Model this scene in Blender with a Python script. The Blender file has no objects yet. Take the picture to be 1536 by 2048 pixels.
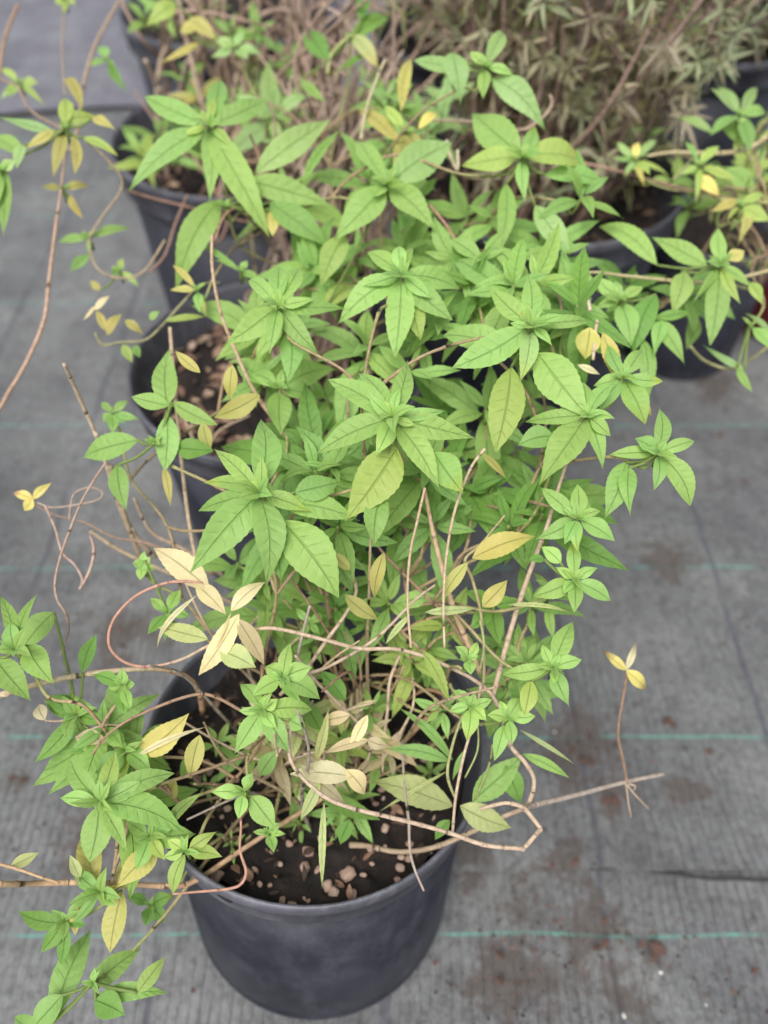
import bpy, math, random
from mathutils import Vector, Matrix, noise
random.seed(7)
R = math.radians
C = bpy.context.scene.collection

# ------------------------------------------------------------------ camera
PITCH, FPX, CAMZ = 49.0, 1600.0, 0.765
cd = bpy.data.cameras.new("camera"); cam = bpy.data.objects.new("camera", cd); C.objects.link(cam)
cam.location = (0, 0, CAMZ); cam.rotation_euler = (R(90 - PITCH), 0, 0)
cd.sensor_fit = 'VERTICAL'; cd.sensor_height = 36; cd.lens = FPX / 2048 * 36
cd.clip_start = 0.02; cd.clip_end = 200
cd.dof.use_dof = True; cd.dof.focus_distance = 0.44; cd.dof.aperture_fstop = 4.0
bpy.context.scene.camera = cam
# ------------------------------------------------------------------ light
EL, AZ = 62, 200
w = bpy.data.worlds.new("World"); bpy.context.scene.world = w; w.use_nodes = True
nt = w.node_tree; bg = nt.nodes["Background"]
sky = nt.nodes.new("ShaderNodeTexSky"); sky.sky_type = 'NISHITA'; sky.sun_disc = False
sky.sun_elevation = R(EL); sky.sun_rotation = R(AZ); sky.air_density = 1.0; sky.dust_density = 4.0
hs = nt.nodes.new("ShaderNodeHueSaturation"); hs.inputs["Saturation"].default_value = 0.35
nt.links.new(sky.outputs[0], hs.inputs["Color"]); nt.links.new(hs.outputs[0], bg.inputs["Color"])
bg.inputs["Strength"].default_value = 0.12
sd = bpy.data.lights.new("sun", 'SUN'); sd.energy = 2.0; sd.angle = R(30); sd.color = (1.0, 0.96, 0.9)
sun = bpy.data.objects.new("sun", sd); C.objects.link(sun); sun.location = (0, 0, 3)
az = R(AZ)
sdir = Vector((math.sin(az) * math.cos(R(EL)), math.cos(az) * math.cos(R(EL)), math.sin(R(EL))))
sun.rotation_euler = sdir.to_track_quat('Z', 'Y').to_euler()
vs = bpy.context.scene.view_settings
vs.view_transform = 'Standard'; vs.look = 'None'; vs.gamma = 1; vs.exposure = 0.88
bpy.context.scene.cycles.max_bounces = 8
bpy.context.scene.cycles.transmission_bounces = 4

# ------------------------------------------------------------------ helpers
cp, sp = math.cos(R(PITCH)), math.sin(R(PITCH))
CAM = Vector((0, 0, CAMZ))
def P(x, y, d):
    a = (x - 768) / FPX * d; b = (1024 - y) / FPX * d
    return Vector((a, d * cp + b * sp, CAMZ - d * sp + b * cp))
def G(x, y, z=0.0):
    a = (x - 768) / FPX; b = (1024 - y) / FPX
    v = Vector((a, cp + b * sp, -sp + b * cp))
    return CAM + v * ((z - CAMZ) / v.z)
def rnd(a, b): return random.uniform(a, b)
def rv(s=1.0): return Vector((rnd(-s, s), rnd(-s, s), rnd(-s, s)))

class MB:
    def __init__(s): s.v = []; s.f = []; s.uv = []; s.c = []
    def add(s, verts, faces, uvs, col):
        o = len(s.v); s.v += verts; s.uv += uvs
        s.c += col if isinstance(col, list) else [col] * len(verts)
        s.f += [tuple(i + o for i in f) for f in faces]
    def tube(s, pts, rads, col, seg=7, sub=6, bump=0.0, gap=0.024, jit=0.0):
        pts = [Vector(p) for p in pts]
        if not isinstance(rads, (list, tuple)): rads = [rads] * len(pts)
        if not isinstance(col, list): col = [col] * len(pts)
        q = []; n = len(pts)
        for i in range(n - 1):
            p0 = pts[max(i - 1, 0)]; p1 = pts[i]; p2 = pts[i + 1]; p3 = pts[min(i + 2, n - 1)]
            for k in range(sub):
                t = k / sub; t2 = t * t; t3 = t2 * t
                v = 0.5 * ((2 * p1) + (p2 - p0) * t + (2 * p0 - 5 * p1 + 4 * p2 - p3) * t2 + (3 * p1 - p0 - 3 * p2 + p3) * t3)
                q.append((v, rads[i] * (1 - t) + rads[i + 1] * t, [a * (1 - t) + b * t for a, b in zip(col[i], col[i + 1])]))
        q.append((pts[-1], rads[-1], list(col[-1])))
        if bump:                                  # resample so that the nodes show as short swellings
            out = [q[0]]; acc = 0; nxt = gap * rnd(.4, 1)
            for i in range(1, len(q)):
                a, b = q[i - 1], q[i]; L = (b[0] - a[0]).length
                while acc + L > nxt and L > 1e-6:
                    t = (nxt - acc) / L; m = a[0].lerp(b[0], t); r = a[1] * (1 - t) + b[1] * t
                    d = (b[0] - a[0]).normalized() * r
                    dk = [x * .66 for x in a[2]]
                    out += [(m - d * 1.1, r, a[2]), (m - d * .3, r * (1 + bump), dk), (m + d * .5, r * (1 + bump * .8), a[2]), (m + d * 1.2, r, a[2])]
                    nxt += gap * rnd(.5, 1.7)
                acc += L; out.append(b)
            q = [out[0]]
            for o in out[1:]:
                if (o[0] - q[-1][0]).length > o[1] * .15: q.append(o)
        vs_, fs, uvs, cs = [], [], [], []
        up = Vector((.3, .5, .8)); prev = None; L = 0
        for i, (p, r, c) in enumerate(q):
            d = (q[min(i + 1, len(q) - 1)][0] - q[max(i - 1, 0)][0])
            if d.length < 1e-9: d = Vector((0, 0, 1))
            d.normalize()
            u = (prev if prev else up); u = u - d * u.dot(d)
            if u.length < 1e-6: u = d.orthogonal()
            u.normalize(); prev = u; w_ = d.cross(u)
            if i: L += (p - q[i - 1][0]).length
            jr = 1 + rnd(-jit, jit)
            for k in range(seg):
                a = 2 * math.pi * k / seg
                vs_.append(p + (u * math.cos(a) + w_ * math.sin(a)) * r * jr); uvs.append((L * 20, k / seg)); cs.append((*c[:3], 1))
        for i in range(len(q) - 1):
            for k in range(seg):
                k2 = (k + 1) % seg
                fs.append((i * seg + k, i * seg + k2, (i + 1) * seg + k2, (i + 1) * seg + k))
        fs.append(tuple(range(seg - 1, -1, -1))); fs.append(tuple((len(q) - 1) * seg + k for k in range(seg)))
        s.add(vs_, fs, uvs, cs)
    def leaf(s, B, T, W, N, col, arch=.08, fold=.18, nt=20, serr=.03, twist=0.0, curl=0.0, tipcol=None, widest=.42, veins=1.0):
        B = Vector(B); T = Vector(T); ax = T - B; L = ax.length
        if L < 1e-5: return
        ax.normalize(); N = N - ax * N.dot(ax)
        if N.length < 1e-4: N = ax.orthogonal()
        N.normalize(); S0 = ax.cross(N)
        cols_ = (-1, -.55, 0, .55, 1); vs_, fs, uvs, cs = [], [], [], []
        ea = .88; eb_ = ea * (1 - widest) / widest
        pk = (widest ** ea) * ((1 - widest) ** eb_)
        va = veins * max(.1, min(1, (L - .012) / .034)); side = rnd(-.06, .06) * L; ph = rnd(0, 6.28)
        for i in range(nt + 1):
            t = i / nt
            wd = (max(t, 0) ** ea) * (max(1 - t, 0) ** eb_) / pk * W * .5
            wd = max(wd, W * .02 if t < .5 else W * .004)
            cen = B + ax * (L * t) + N * (arch * L * math.sin(math.pi * min(1, t * .9)) - curl * L * t * t * t) + S0 * side * math.sin(math.pi * t)
            an = twist * (t - .3); N2 = N * math.cos(an) + S0 * math.sin(an); S2 = S0 * math.cos(an) - N2 * 0 - N * math.sin(an)
            tooth = (i % 2 == 1) and 0 < i < nt
            for v in cols_:
                e = abs(v); ww = wd * v; fwd = 0
                if e == 1:
                    if tooth: ww *= 1 + serr; fwd = serr * .5 * L / nt * 4
                    else: ww *= 1 - serr
                h = fold * wd * (e ** 1.2) * 1.0 - fold * .45 * wd * (e ** 3) + .035 * W * math.sin(ph + t * 9 + v * 1.5) * e
                vs_.append(cen + S2 * ww + N2 * h + ax * fwd); uvs.append((t, v * .5 + .5))
                if tipcol and t > .55:
                    k = min(1, (t - .55) / .4 + rnd(-.1, .1)); k = max(0, k)
                    cs.append((*[x * (1 - k) + y * k for x, y in zip(col, tipcol)], va))
                else: cs.append((*col[:3], va))
        for i in range(nt):
            for k in range(4):
                a = i * 5 + k; fs.append((a, a + 1, a + 6, a + 5))
        s.add(vs_, fs, uvs, cs)
    def build(s, name, mat, parent=None, origin=None, smooth=True):
        me = bpy.data.meshes.new(name)
        org = Vector(origin) if origin is not None else Vector((0, 0, 0))
        me.from_pydata([tuple(Vector(v) - org) for v in s.v], [], s.f)
        if s.uv:
            ul = me.uv_layers.new(name="UVMap")
            li = [0] * len(me.loops); me.loops.foreach_get("vertex_index", li)
            fl = []
            for i in li: fl += s.uv[i]
            ul.data.foreach_set("uv", fl)
        if s.c:
            ca = me.color_attributes.new("tint", 'FLOAT_COLOR', 'POINT')
            fl = []
            for c in s.c: fl += (c[0], c[1], c[2], c[3] if len(c) > 3 else 1)
            ca.data.foreach_set("color", fl)
        if smooth: me.polygons.foreach_set("use_smooth", [True] * len(me.polygons))
        me.materials.append(mat); me.update()
        o = bpy.data.objects.new(name, me); C.objects.link(o)
        link(o, parent, org); return o
WPOS = {}
def link(o, parent, org):
    WPOS[o.name] = Vector(org)
    if parent is not None:
        o.parent = parent; o.location = Vector(org) - WPOS[parent.name]
    else: o.location = org
def thing(name, label, cat, loc, group=None):
    o = bpy.data.objects.new(name, None); C.objects.link(o); o.empty_display_size = .05
    o.location = loc; WPOS[o.name] = Vector(loc); o["label"] = label; o["category"] = cat
    if group: o["group"] = group
    return o
def tag(o, label=None, cat=None, group=None, kind=None):
    if label: o["label"] = label
    if cat: o["category"] = cat
    if group: o["group"] = group
    if kind: o["kind"] = kind
    return o

# ------------------------------------------------------------------ materials
def newmat(name):
    m = bpy.data.materials.new(name); m.use_nodes = True
    n = m.node_tree.nodes; l = m.node_tree.links
    return m, n, l, n["Principled BSDF"]
class NB:
    def __init__(s, n, l): s.n = n; s.l = l
    def put(s, sock, v):
        if isinstance(v, bpy.types.NodeSocket): s.l.new(v, sock)
        else: sock.default_value = v
    def m(s, op, a, b=None, c=None, clamp=False):
        x = s.n.new("ShaderNodeMath"); x.operation = op; x.use_clamp = clamp
        s.put(x.inputs[0], a)
        if b is not None: s.put(x.inputs[1], b)
        if c is not None: s.put(x.inputs[2], c)
        return x.outputs[0]
    def noise(s, vec, scale, detail=4, rough=.55, dist=0):
        x = s.n.new("ShaderNodeTexNoise"); s.put(x.inputs["Vector"], vec)
        x.inputs["Scale"].default_value = scale; x.inputs["Detail"].default_value = detail; x.inputs["Roughness"].default_value = rough
        x.inputs["Distortion"].default_value = dist
        return x.outputs["Fac"]
    def ss(s, v, a, b):
        x = s.n.new("ShaderNodeMapRange"); x.interpolation_type = 'SMOOTHSTEP'; s.put(x.inputs[0], v)
        x.inputs[1].default_value = a; x.inputs[2].default_value = b; return x.outputs[0]
    def mix(s, f, a, b, mode='MIX'):
        x = s.n.new("ShaderNodeMix"); x.data_type = 'RGBA'; x.blend_type = mode
        s.put(x.inputs[0], f)
        for i, v in ((6, a), (7, b)):
            s.put(x.inputs[i], v if isinstance(v, bpy.types.NodeSocket) else (*v, 1))
        return x.outputs[2]
    def bump(s, h, strength, dist):
        x = s.n.new("ShaderNodeBump"); x.inputs["Strength"].default_value = strength; x.inputs["Distance"].default_value = dist
        s.put(x.inputs["Height"], h); return x.outputs[0]
    def scale(s, vec, sc):
        x = s.n.new("ShaderNodeMapping"); s.put(x.inputs[0], vec); x.inputs["Scale"].default_value = sc; return x.outputs[0]

def leaf_material():
    m, n, l, b = newmat("verbena_leaf"); k = NB(n, l)
    uv = n.new("ShaderNodeUVMap").outputs[0]; at = n.new("ShaderNodeAttribute"); at.attribute_name = "tint"
    se = n.new("ShaderNodeSeparateXYZ"); l.new(uv, se.inputs[0]); u, v = se.outputs[0], se.outputs[1]
    geo = n.new("ShaderNodeNewGeometry"); tc = n.new("ShaderNodeTexCoord")
    e = k.m('ABSOLUTE', k.m('MULTIPLY_ADD', v, 2, -1))
    ph = k.m('FRACT', k.m('MULTIPLY', k.m('SUBTRACT', u, k.m('MULTIPLY', k.m('POWER', e, .8), .13)), 8.0))
    tri = k.m('ABSOLUTE', k.m('SUBTRACT', ph, .5))               # 0 half way between two side veins, .5 on a vein
    lat = k.m('MULTIPLY', k.m('MULTIPLY', k.ss(tri, .42, .5), k.m('SUBTRACT', 1.0, k.ss(e, .4, .9))), k.m('MULTIPLY', at.outputs['Alpha'], k.ss(k.noise(tc.outputs['Object'], 130, 2), .3, .6)))
    mid = k.m('SUBTRACT', 1.0, k.ss(e, .015, .075))
    vein = k.m('MAXIMUM', k.m('MULTIPLY', lat, .38), mid)
    nz = k.noise(tc.outputs["Object"], 220, 5, .6); nz2 = k.noise(tc.outputs["Object"], 45, 3)
    base = k.mix(k.ss(nz2, .3, .75), at.outputs["Color"], k.mix(.75, at.outputs["Color"], (.88, .94, .8), 'MULTIPLY'))
    base = k.mix(k.m('MULTIPLY', k.ss(nz, .42, .7), .3), base, k.mix(1.0, base, (1.3, 1.25, 1.3), 'MULTIPLY'))
    topv = k.mix(k.m('MULTIPLY', vein, .38), base, k.mix(1.0, base, (.45, .66, .45), 'MULTIPLY'))
    botb = k.mix(.22, base, (.42, .5, .22)); botv = k.mix(k.m('MULTIPLY', vein, .5), botb, (.55, .62, .34))
    col = k.mix(geo.outputs["Backfacing"], topv, botv)
    l.new(col, b.inputs["Base Color"]); b.inputs["Roughness"].default_value = .52
    b.inputs["Specular IOR Level"].default_value = .28
    b.inputs["Sheen Weight"].default_value = .08
    h = k.m('ADD', k.m('ADD', k.m('MULTIPLY', vein, -1.0), k.m('MULTIPLY', k.m('MULTIPLY', k.m('SUBTRACT', .5, tri), at.outputs['Alpha']), .55)), k.m('MULTIPLY', nz, .6))
    bp = k.bump(h, .85, .0009); l.new(bp, b.inputs["Normal"])
    tr = n.new("ShaderNodeBsdfTranslucent"); l.new(k.mix(1.0, col, (1.1, 1.1, .6), 'MULTIPLY'), tr.inputs[0]); l.new(bp, tr.inputs["Normal"])
    mx = n.new("ShaderNodeMixShader"); mx.inputs[0].default_value = .45
    l.new(b.outputs[0], mx.inputs[1]); l.new(tr.outputs[0], mx.inputs[2])
    l.new(mx.outputs[0], n["Material Output"].inputs[0]); return m
def stem_material():
    m, n, l, b = newmat("bark_stem"); k = NB(n, l)
    at = n.new("ShaderNodeAttribute"); at.attribute_name = "tint"; tc = n.new("ShaderNodeTexCoord")
    uv = n.new("ShaderNodeUVMap").outputs[0]
    a = k.noise(tc.outputs["Object"], 260, 5, .6); f = k.noise(k.scale(uv, (2.5, 9, 1)), 3, 4)
    c = k.mix(k.ss(a, .35, .7), k.mix(1.0, at.outputs["Color"], (.72, .66, .62), 'MULTIPLY'), at.outputs["Color"])
    c = k.mix(k.m('MULTIPLY', k.ss(f, .52, .7), .4), c, (.42, .36, .27))
    l.new(c, b.inputs["Base Color"]); b.inputs["Roughness"].default_value = .65
    l.new(k.bump(k.m('ADD', a, f), .5, .0006), b.inputs["Normal"]); return m
def pot_material(name, base, dust):
    m, n, l, b = newmat(name); k = NB(n, l); tc = n.new("ShaderNodeTexCoord"); o = tc.outputs["Object"]
    a = k.noise(o, 9, 6, .65); s = k.noise(k.scale(o, (20, 20, 9)), 3, 6, .7); g = k.noise(o, 420, 3)
    fa = k.m('ADD', k.m('MULTIPLY', k.ss(a, .38, .7), .6), k.m('MULTIPLY', k.ss(s, .45, .72), .45))
    c = k.mix(fa, base, dust); c = k.mix(k.m('MULTIPLY', k.ss(g, .6, .75), .25), c, dust)
    l.new(c, b.inputs["Base Color"]); l.new(k.m('MULTIPLY_ADD', a, .35, .32), b.inputs["Roughness"])
    l.new(k.bump(k.m('ADD', k.m('MULTIPLY', g, .5), a), .4, .0016), b.inputs["Normal"]); return m
def soil_material():
    m, n, l, b = newmat("potting_soil"); k = NB(n, l); tc = n.new("ShaderNodeTexCoord"); o = tc.outputs["Object"]
    a = k.noise(o, 60, 8, .7); g = k.noise(o, 260, 5, .7)
    c = k.mix(k.ss(a, .35, .7), (.005, .0035, .003), (.024, .014, .011)); c = k.mix(k.m('MULTIPLY', k.ss(g, .62, .72), .5), c, (.12, .065, .05))
    l.new(c, b.inputs["Base Color"]); b.inputs["Roughness"].default_value = .95
    l.new(k.bump(k.m('ADD', a, g), 1.0, .004), b.inputs["Normal"]); return m
def pebble_material():
    m, n, l, b = newmat("clay_pebble"); k = NB(n, l); tc = n.new("ShaderNodeTexCoord"); o = tc.outputs["Object"]
    at = n.new("ShaderNodeObjectInfo")
    a = k.noise(o, 160, 5, .7); c = k.mix(at.outputs["Random"], (.44, .29, .23), (.62, .47, .38))
    c = k.mix(k.ss(a, .45, .68), c, (.24, .13, .10))
    l.new(c, b.inputs["Base Color"]); b.inputs["Roughness"].default_value = .9
    l.new(k.bump(a, .7, .002), b.inputs["Normal"]); return m
def chip_material(name):
    m, n, l, b = newmat(name); k = NB(n, l); at = n.new("ShaderNodeAttribute"); at.attribute_name = "tint"
    tc = n.new("ShaderNodeTexCoord"); a = k.noise(tc.outputs["Object"], 190, 4)
    l.new(k.mix(k.ss(a, .3, .7), k.mix(1.0, at.outputs["Color"], (.5, .45, .42), 'MULTIPLY'), at.outputs["Color"]), b.inputs["Base Color"])
    b.inputs["Roughness"].default_value = .9; l.new(k.bump(a, .5, .001), b.inputs["Normal"]); return m
SMUDGE = []
def mat_material(name, lines, posts, ca, cb, stain=1.0):
    m, n, l, b = newmat(name); k = NB(n, l); geo = n.new("ShaderNodeNewGeometry"); p = geo.outputs["Position"]
    se = n.new("ShaderNodeSeparateXYZ"); l.new(p, se.inputs[0]); x, y = se.outputs[0], se.outputs[1]
    wob = k.m('MULTIPLY', k.m('SUBTRACT', k.noise(p, 9, 3), .5), .014)
    xw = k.m('ADD', x, wob); yw = k.m('ADD', y, k.m('MULTIPLY', wob, .5))
    big = k.noise(p, 5, 6, .65); med = k.noise(p, 22, 6, .7); fine = k.noise(p, 150, 5, .7)
    stre = k.noise(k.scale(p, (230, 95, 1)), 1.0, 4, .7)
    c = k.mix(k.ss(big, .3, .7), ca, cb)
    c = k.mix(k.m('MULTIPLY', k.ss(med, .45, .72), .55), c, k.mix(1.0, c, (.55, .54, .55), 'MULTIPLY'))
    c = k.mix(k.m('MULTIPLY', k.ss(fine, .45, .65), .7), c, k.mix(1.0, c, (.5, .5, .5), 'MULTIPLY'))
    c = k.mix(k.m('MULTIPLY', k.ss(stre, .45, .65), .5), c, k.mix(1.0, c, (1.5, 1.55, 1.52), 'MULTIPLY'))
    dust = k.m('MULTIPLY', k.ss(k.noise(p, 3.2, 5, .6), .45, .7), k.ss(k.noise(p, 70, 5, .7), .35, .65)); c = k.mix(k.m('MULTIPLY', dust, .6), c, (.235, .24, .245))
    # woven tapes: fine rib along y, weft along x, a darker rib every few tapes
    rib = k.m('SINE', k.m('MULTIPLY', xw, 2 * math.pi / .0024)); weft = k.m('SINE', k.m('MULTIPLY', yw, 2 * math.pi / .0017))
    pat = k.ss(k.noise(p, 7, 3), .42, .66)
    c = k.mix(k.m('MULTIPLY', k.ss(k.m('MULTIPLY', rib, weft), -.1, .7), .7), c, k.mix(1.0, c, (.5, .5, .52), 'MULTIPLY'))
    deep = k.m('SUBTRACT', 1.0, k.ss(k.m('ABSOLUTE', k.m('SUBTRACT', k.m('FRACT', k.m('MULTIPLY', xw, 1 / .0088)), .5)), .0, .13))
    c = k.mix(k.m('MULTIPLY', k.m('MULTIPLY', deep, pat), .7), c, k.mix(1.0, c, (.4, .4, .44), 'MULTIPLY'))
    for y0 in lines:
        d = k.m('ABSOLUTE', k.m('SUBTRACT', yw, y0)); ln = k.m('SUBTRACT', 1.0, k.ss(d, .0006, .0019))
        brk = k.ss(k.noise(k.scale(p, (34, 5, 1)), 1.0, 6, .7), .38, .6)
        c = k.mix(k.m('MULTIPLY', k.m('MULTIPLY', ln, brk), .8), c, (.10, .30, .25))
    for x0 in posts:
        d = k.m('ABSOLUTE', k.m('SUBTRACT', xw, x0)); ln = k.m('SUBTRACT', 1.0, k.ss(d, .0015, .005))
        brk = k.ss(k.noise(k.scale(p, (3, 9, 1)), 1.0, 3), .36, .5)
        c = k.mix(k.m('MULTIPLY', k.m('MULTIPLY', ln, brk), .6), c, (.05, .052, .07))
    dn = k.noise(p, 24, 9, .78, .5); dm = k.m('MULTIPLY', k.ss(dn, .57, .68), .6)
    for cx_, cy_, rr_ in SMUDGE:
        ds = n.new("ShaderNodeVectorMath"); ds.operation = 'DISTANCE'; l.new(p, ds.inputs[0]); ds.inputs[1].default_value = (cx_, cy_, 0)
        dm = k.m('MAXIMUM', dm, k.m('SUBTRACT', 1.0, k.ss(k.m('ADD', k.m('DIVIDE', ds.outputs['Value'], rr_), k.m('MULTIPLY', k.m('SUBTRACT', dn, .5), 5.5)), .4, .95)))
    c = k.mix(k.m('MULTIPLY', dm, .62 * stain), c, (.062, .046, .038))
    dk = k.ss(k.noise(p, 48, 6, .75), .6, .68); c = k.mix(k.m('MULTIPLY', dk, .6 * stain), c, (.03, .02, .017))
    l.new(c, b.inputs["Base Color"]); b.inputs["Roughness"].default_value = .78
    b.inputs["Specular IOR Level"].default_value = .25
    h = k.m('ADD', k.m('ADD', k.m('MULTIPLY', rib, .12), k.m('MULTIPLY', weft, .1)), k.m('ADD', k.m('MULTIPLY', deep, -.5), k.m('ADD', fine, k.m('MULTIPLY', dn, 1.5))))
    l.new(k.bump(h, .9, .0016), b.inputs["Normal"]); return m

SMUDGE = [(*G(x, y)[:2], r) for x, y, r in [(1060, 1840, .04), (1010, 1950, .045), (1190, 1880, .045), (1110, 1975, .04), (1170, 1490, .045), (1130, 1540, .03), (1230, 1600, .03), (1250, 2010, .03), (1310, 1895, .02), (1130, 1730, .03), (950, 1725, .025), (250, 1270, .05), (170, 1690, .03), (1430, 770, .05), (1330, 1130, .04), (40, 1560, .02), (1370, 1580, .03)]]
LEAF = leaf_material(); STEM = stem_material(); SOIL = soil_material(); PEB = pebble_material(); CHIP = chip_material("dry_chip")
POT = pot_material("black_plastic", (.008, .009, .016), (.044, .046, .062)); RIM = pot_material("dusty_black_rim", (.034, .035, .047), (.14, .14, .168)); REDPOT = pot_material("red_plastic", (.10, .012, .014), (.12, .04, .04))
LINES = [.181, .361, .576, .825, 1.118, 1.40, 1.71]; POSTS = [-.59, -.41, -.197, .0, .198, .392, .59, .79]
MATG = mat_material("woven_mat", LINES, POSTS, (.105, .107, .114), (.170, .175, .175))
MATL = mat_material("pale_woven_mat", [], [], (.12, .12, .145), (.19, .19, .22), .2)

# ------------------------------------------------------------------ ground
def sheet(name, x0, x1, y0, y1, nx, ny, fz, mat):
    b = MB()
    for j in range(ny + 1):
        for i in range(nx + 1):
            x = x0 + (x1 - x0) * i / nx; y = y0 + (y1 - y0) * j / ny
            b.v.append(fz(x, y, i / nx, j / ny))
    for j in range(ny):
        for i in range(nx):
            a = j * (nx + 1) + i; b.f.append((a, a + 1, a + nx + 2, a + nx + 1))
    return b.build(name, mat)
def gz(x, y): return .0045 * noise.noise(Vector((x * 5, y * 4, 0))) + .002 * noise.noise(Vector((x * 16, y * 11, 3)))
fl = sheet("ground", -30, 30, -30, 30, 40, 40, lambda x, y, u, v: Vector((x, y, -.03)), MATG)
tag(fl, kind="structure")
lo = sheet("weed_mat", -1.6, 1.6, -.9, .36, 240, 120, lambda x, y, u, v: Vector((x, y, gz(x, y) - .010)), MATG); tag(lo, kind="structure")
def upz(x, y, u, v):
    e = max(0, 1 - v * 18)                                   # the near edge of the upper sheet curls up a little
    wav = .4 * max(0, noise.noise(Vector((x * 6.5 + 3.1, 0, 0)))) + 1.1 / (1 + math.exp(-(x - .235) / .018)) * (.75 + .5 * noise.noise(Vector((x * 9, 4, 0))))
    ye = y + (.0035 * noise.noise(Vector((x * 14, 1, 0)))) * (1 - v) - .004 * wav * e
    return Vector((x, ye, gz(x, y) + .001 + .024 * wav * e * e + .006 * max(0, noise.noise(Vector((x * 3, y * 2.2, 8)))) * min(1, v * 4)))
up_ = sheet("weed_mat_overlap", -1.6, 1.6, .230, 3.4, 260, 260, upz, MATG); tag(up_, kind="structure")
def drape(x, y, u, v):
    e = min(u, 1 - u, v, 1 - v); k = min(1, e * 8)
    h = .035 * max(0, noise.noise(Vector((x * 4.2 + 1, y * 3.1, 2)))) + .02 * abs(noise.noise(Vector((x * 7, y * 9, 5)))) + .05 * math.exp(-((u - .93) / .07) ** 2) * (.6 + .4 * math.sin(y * 14))
    return Vector((x + .03 * noise.noise(Vector((x * 3, y * 5, 1))), y + .06 * noise.noise(Vector((x * 4, y, 4))), .012 + h * k))
dr = sheet("fabric_sheet", -1.7, -.50, 1.84, 3.1, 120, 90, drape, MATL)
tag(dr, "pale lilac grey woven fabric sheet lying crumpled beside the black pots", "fabric")

# ------------------------------------------------------------------ pots, soil and pebbles
def lathe(prof, seg=72, wob=0.0):
    b = MB(); n = len(prof)
    for i in range(seg):
        a = 2 * math.pi * i / seg; k = 1 + wob * math.sin(2 * a + .7)
        for r, z in prof: b.v.append(Vector((r * k * math.cos(a), r * k * math.sin(a), z)))
    for i in range(seg):
        j = (i + 1) % seg
        for q in range(n - 1): b.f.append((i * n + q, j * n + q, j * n + q + 1, i * n + q + 1))
    return b
def rounded(prof):
    return prof
def make_pot(loc, Rt, H, label, rb=.82, tilt=(0, 0), mat=None, soil_d=.03, group="nursery pots on the weed mat", soil_label=None, wob=.006):
    mat = mat or POT
    t = thing("nursery_pot", label, "pot", loc, group); t.rotation_euler = (R(tilt[0]), R(tilt[1]), rnd(0, 6) if tilt == (0, 0) else 0)
    rw = Rt * .93; rbm = Rt * rb
    def wr(z): return rbm + (rw - rbm) * (z / H)
    zt = H * .865
    wall = lathe([(.002, .004), (rbm * .9, .004), (rbm * .965, .0), (rbm * .99, .003), (rbm, .010), (rbm * .985, .014), (wr(.02) , .020), (wr(zt), zt), (wr(zt) - .003, zt + .0005), (wr(zt * .5) - .003, zt * .5), (rbm - .004, .006), (.002, .006)], wob=wob)
    wall.build("pot_wall", mat, t, loc) if False else None
    o = wall.build("pot_wall", mat); o.parent = t
    rim = lathe([(wr(zt) - .0035, zt - .001), (wr(zt) + .0005, zt - .0012), (Rt * .968, zt + .001), (Rt * .976, zt + .004), (Rt * .974, H - .0145), (Rt * .990, H - .0135), (Rt * 1.0, H - .009), (Rt * 1.004, H - .003), (Rt * 1.0, H), (Rt * .985, H + .0006), (Rt * .972, H - .002), (Rt * .962, H - .012), (wr(zt) - .0035, zt - .001)], wob=wob)
    o = rim.build("rim", RIM if mat is POT else mat); o.parent = t
    # soil disc with a lumpy surface
    M = Matrix.Translation(Vector(loc)) @ Matrix.Rotation(R(tilt[1]), 4, 'Y') @ Matrix.Rotation(R(tilt[0]), 4, 'X')
    b = MB(); nr, ns = 44, 130; zs = H - soil_d
    rs = wr(min(zs, zt)) - .0045
    b.v.append(M @ Vector((0, 0, zs)))
    for i in range(1, nr + 1):
        for k in range(ns):
            a = 2 * math.pi * k / ns; r = rs * i / nr; x, y = r * math.cos(a), r * math.sin(a)
            q = Vector((x + loc[0] * 7, y, 0))
            z = zs + .009 * noise.noise(q * 22) + .011 * noise.noise(q * 55) + .006 * noise.noise(q * 130)
            b.v.append(M @ Vector((x, y, z)))
    for k in range(ns): b.f.append((0, 1 + k, 1 + (k + 1) % ns))
    for i in range(nr - 1):
        for k in range(ns):
            a = 1 + i * ns; b.f.append((a + k, a + ns + k, a + ns + (k + 1) % ns, a + (k + 1) % ns))
    s = b.build("potting_soil", SOIL); tag(s, soil_label, "soil", kind="stuff")
    return t, M, rs, zs
pebm = []
for i in range(7):
    b = MB(); import bmesh
    bm = bmesh.new(); bmesh.ops.create_icosphere(bm, subdivisions=3, radius=1)
    off = rv(20)
    for v in bm.verts:
        d = v.co.normalized(); v.co = d * (1 + .38 * noise.noise(d * 1.1 + off) + .16 * noise.noise(d * 2.6 + off) + .05 * noise.noise(d * 6 + off)); v.co.z *= .8
    for _ in range(11):
        dn = rv().normalized(); h_ = rnd(.62, .86)
        for v in bm.verts:
            e_ = v.co.dot(dn) - h_
            if e_ > 0: v.co -= dn * e_ * .92
    me = bpy.data.meshes.new("pebble"); bm.to_mesh(me); bm.free(); me.materials.append(PEB)
    me.polygons.foreach_set("use_smooth", [True] * len(me.polygons)); pebm.append(me)
def pebble(p, r, label, group, name="pebble", cat="pebble"):
    o = bpy.data.objects.new(name, random.choice(pebm)); C.objects.link(o); o.location = p
    o.scale = (r * rnd(.85, 1.2), r * rnd(.85, 1.2), r * rnd(.7, 1)); o.rotation_euler = (rnd(-.5, .5), rnd(-.5, .5), rnd(0, 6.28))
    tag(o, label, cat, group); return o

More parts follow.
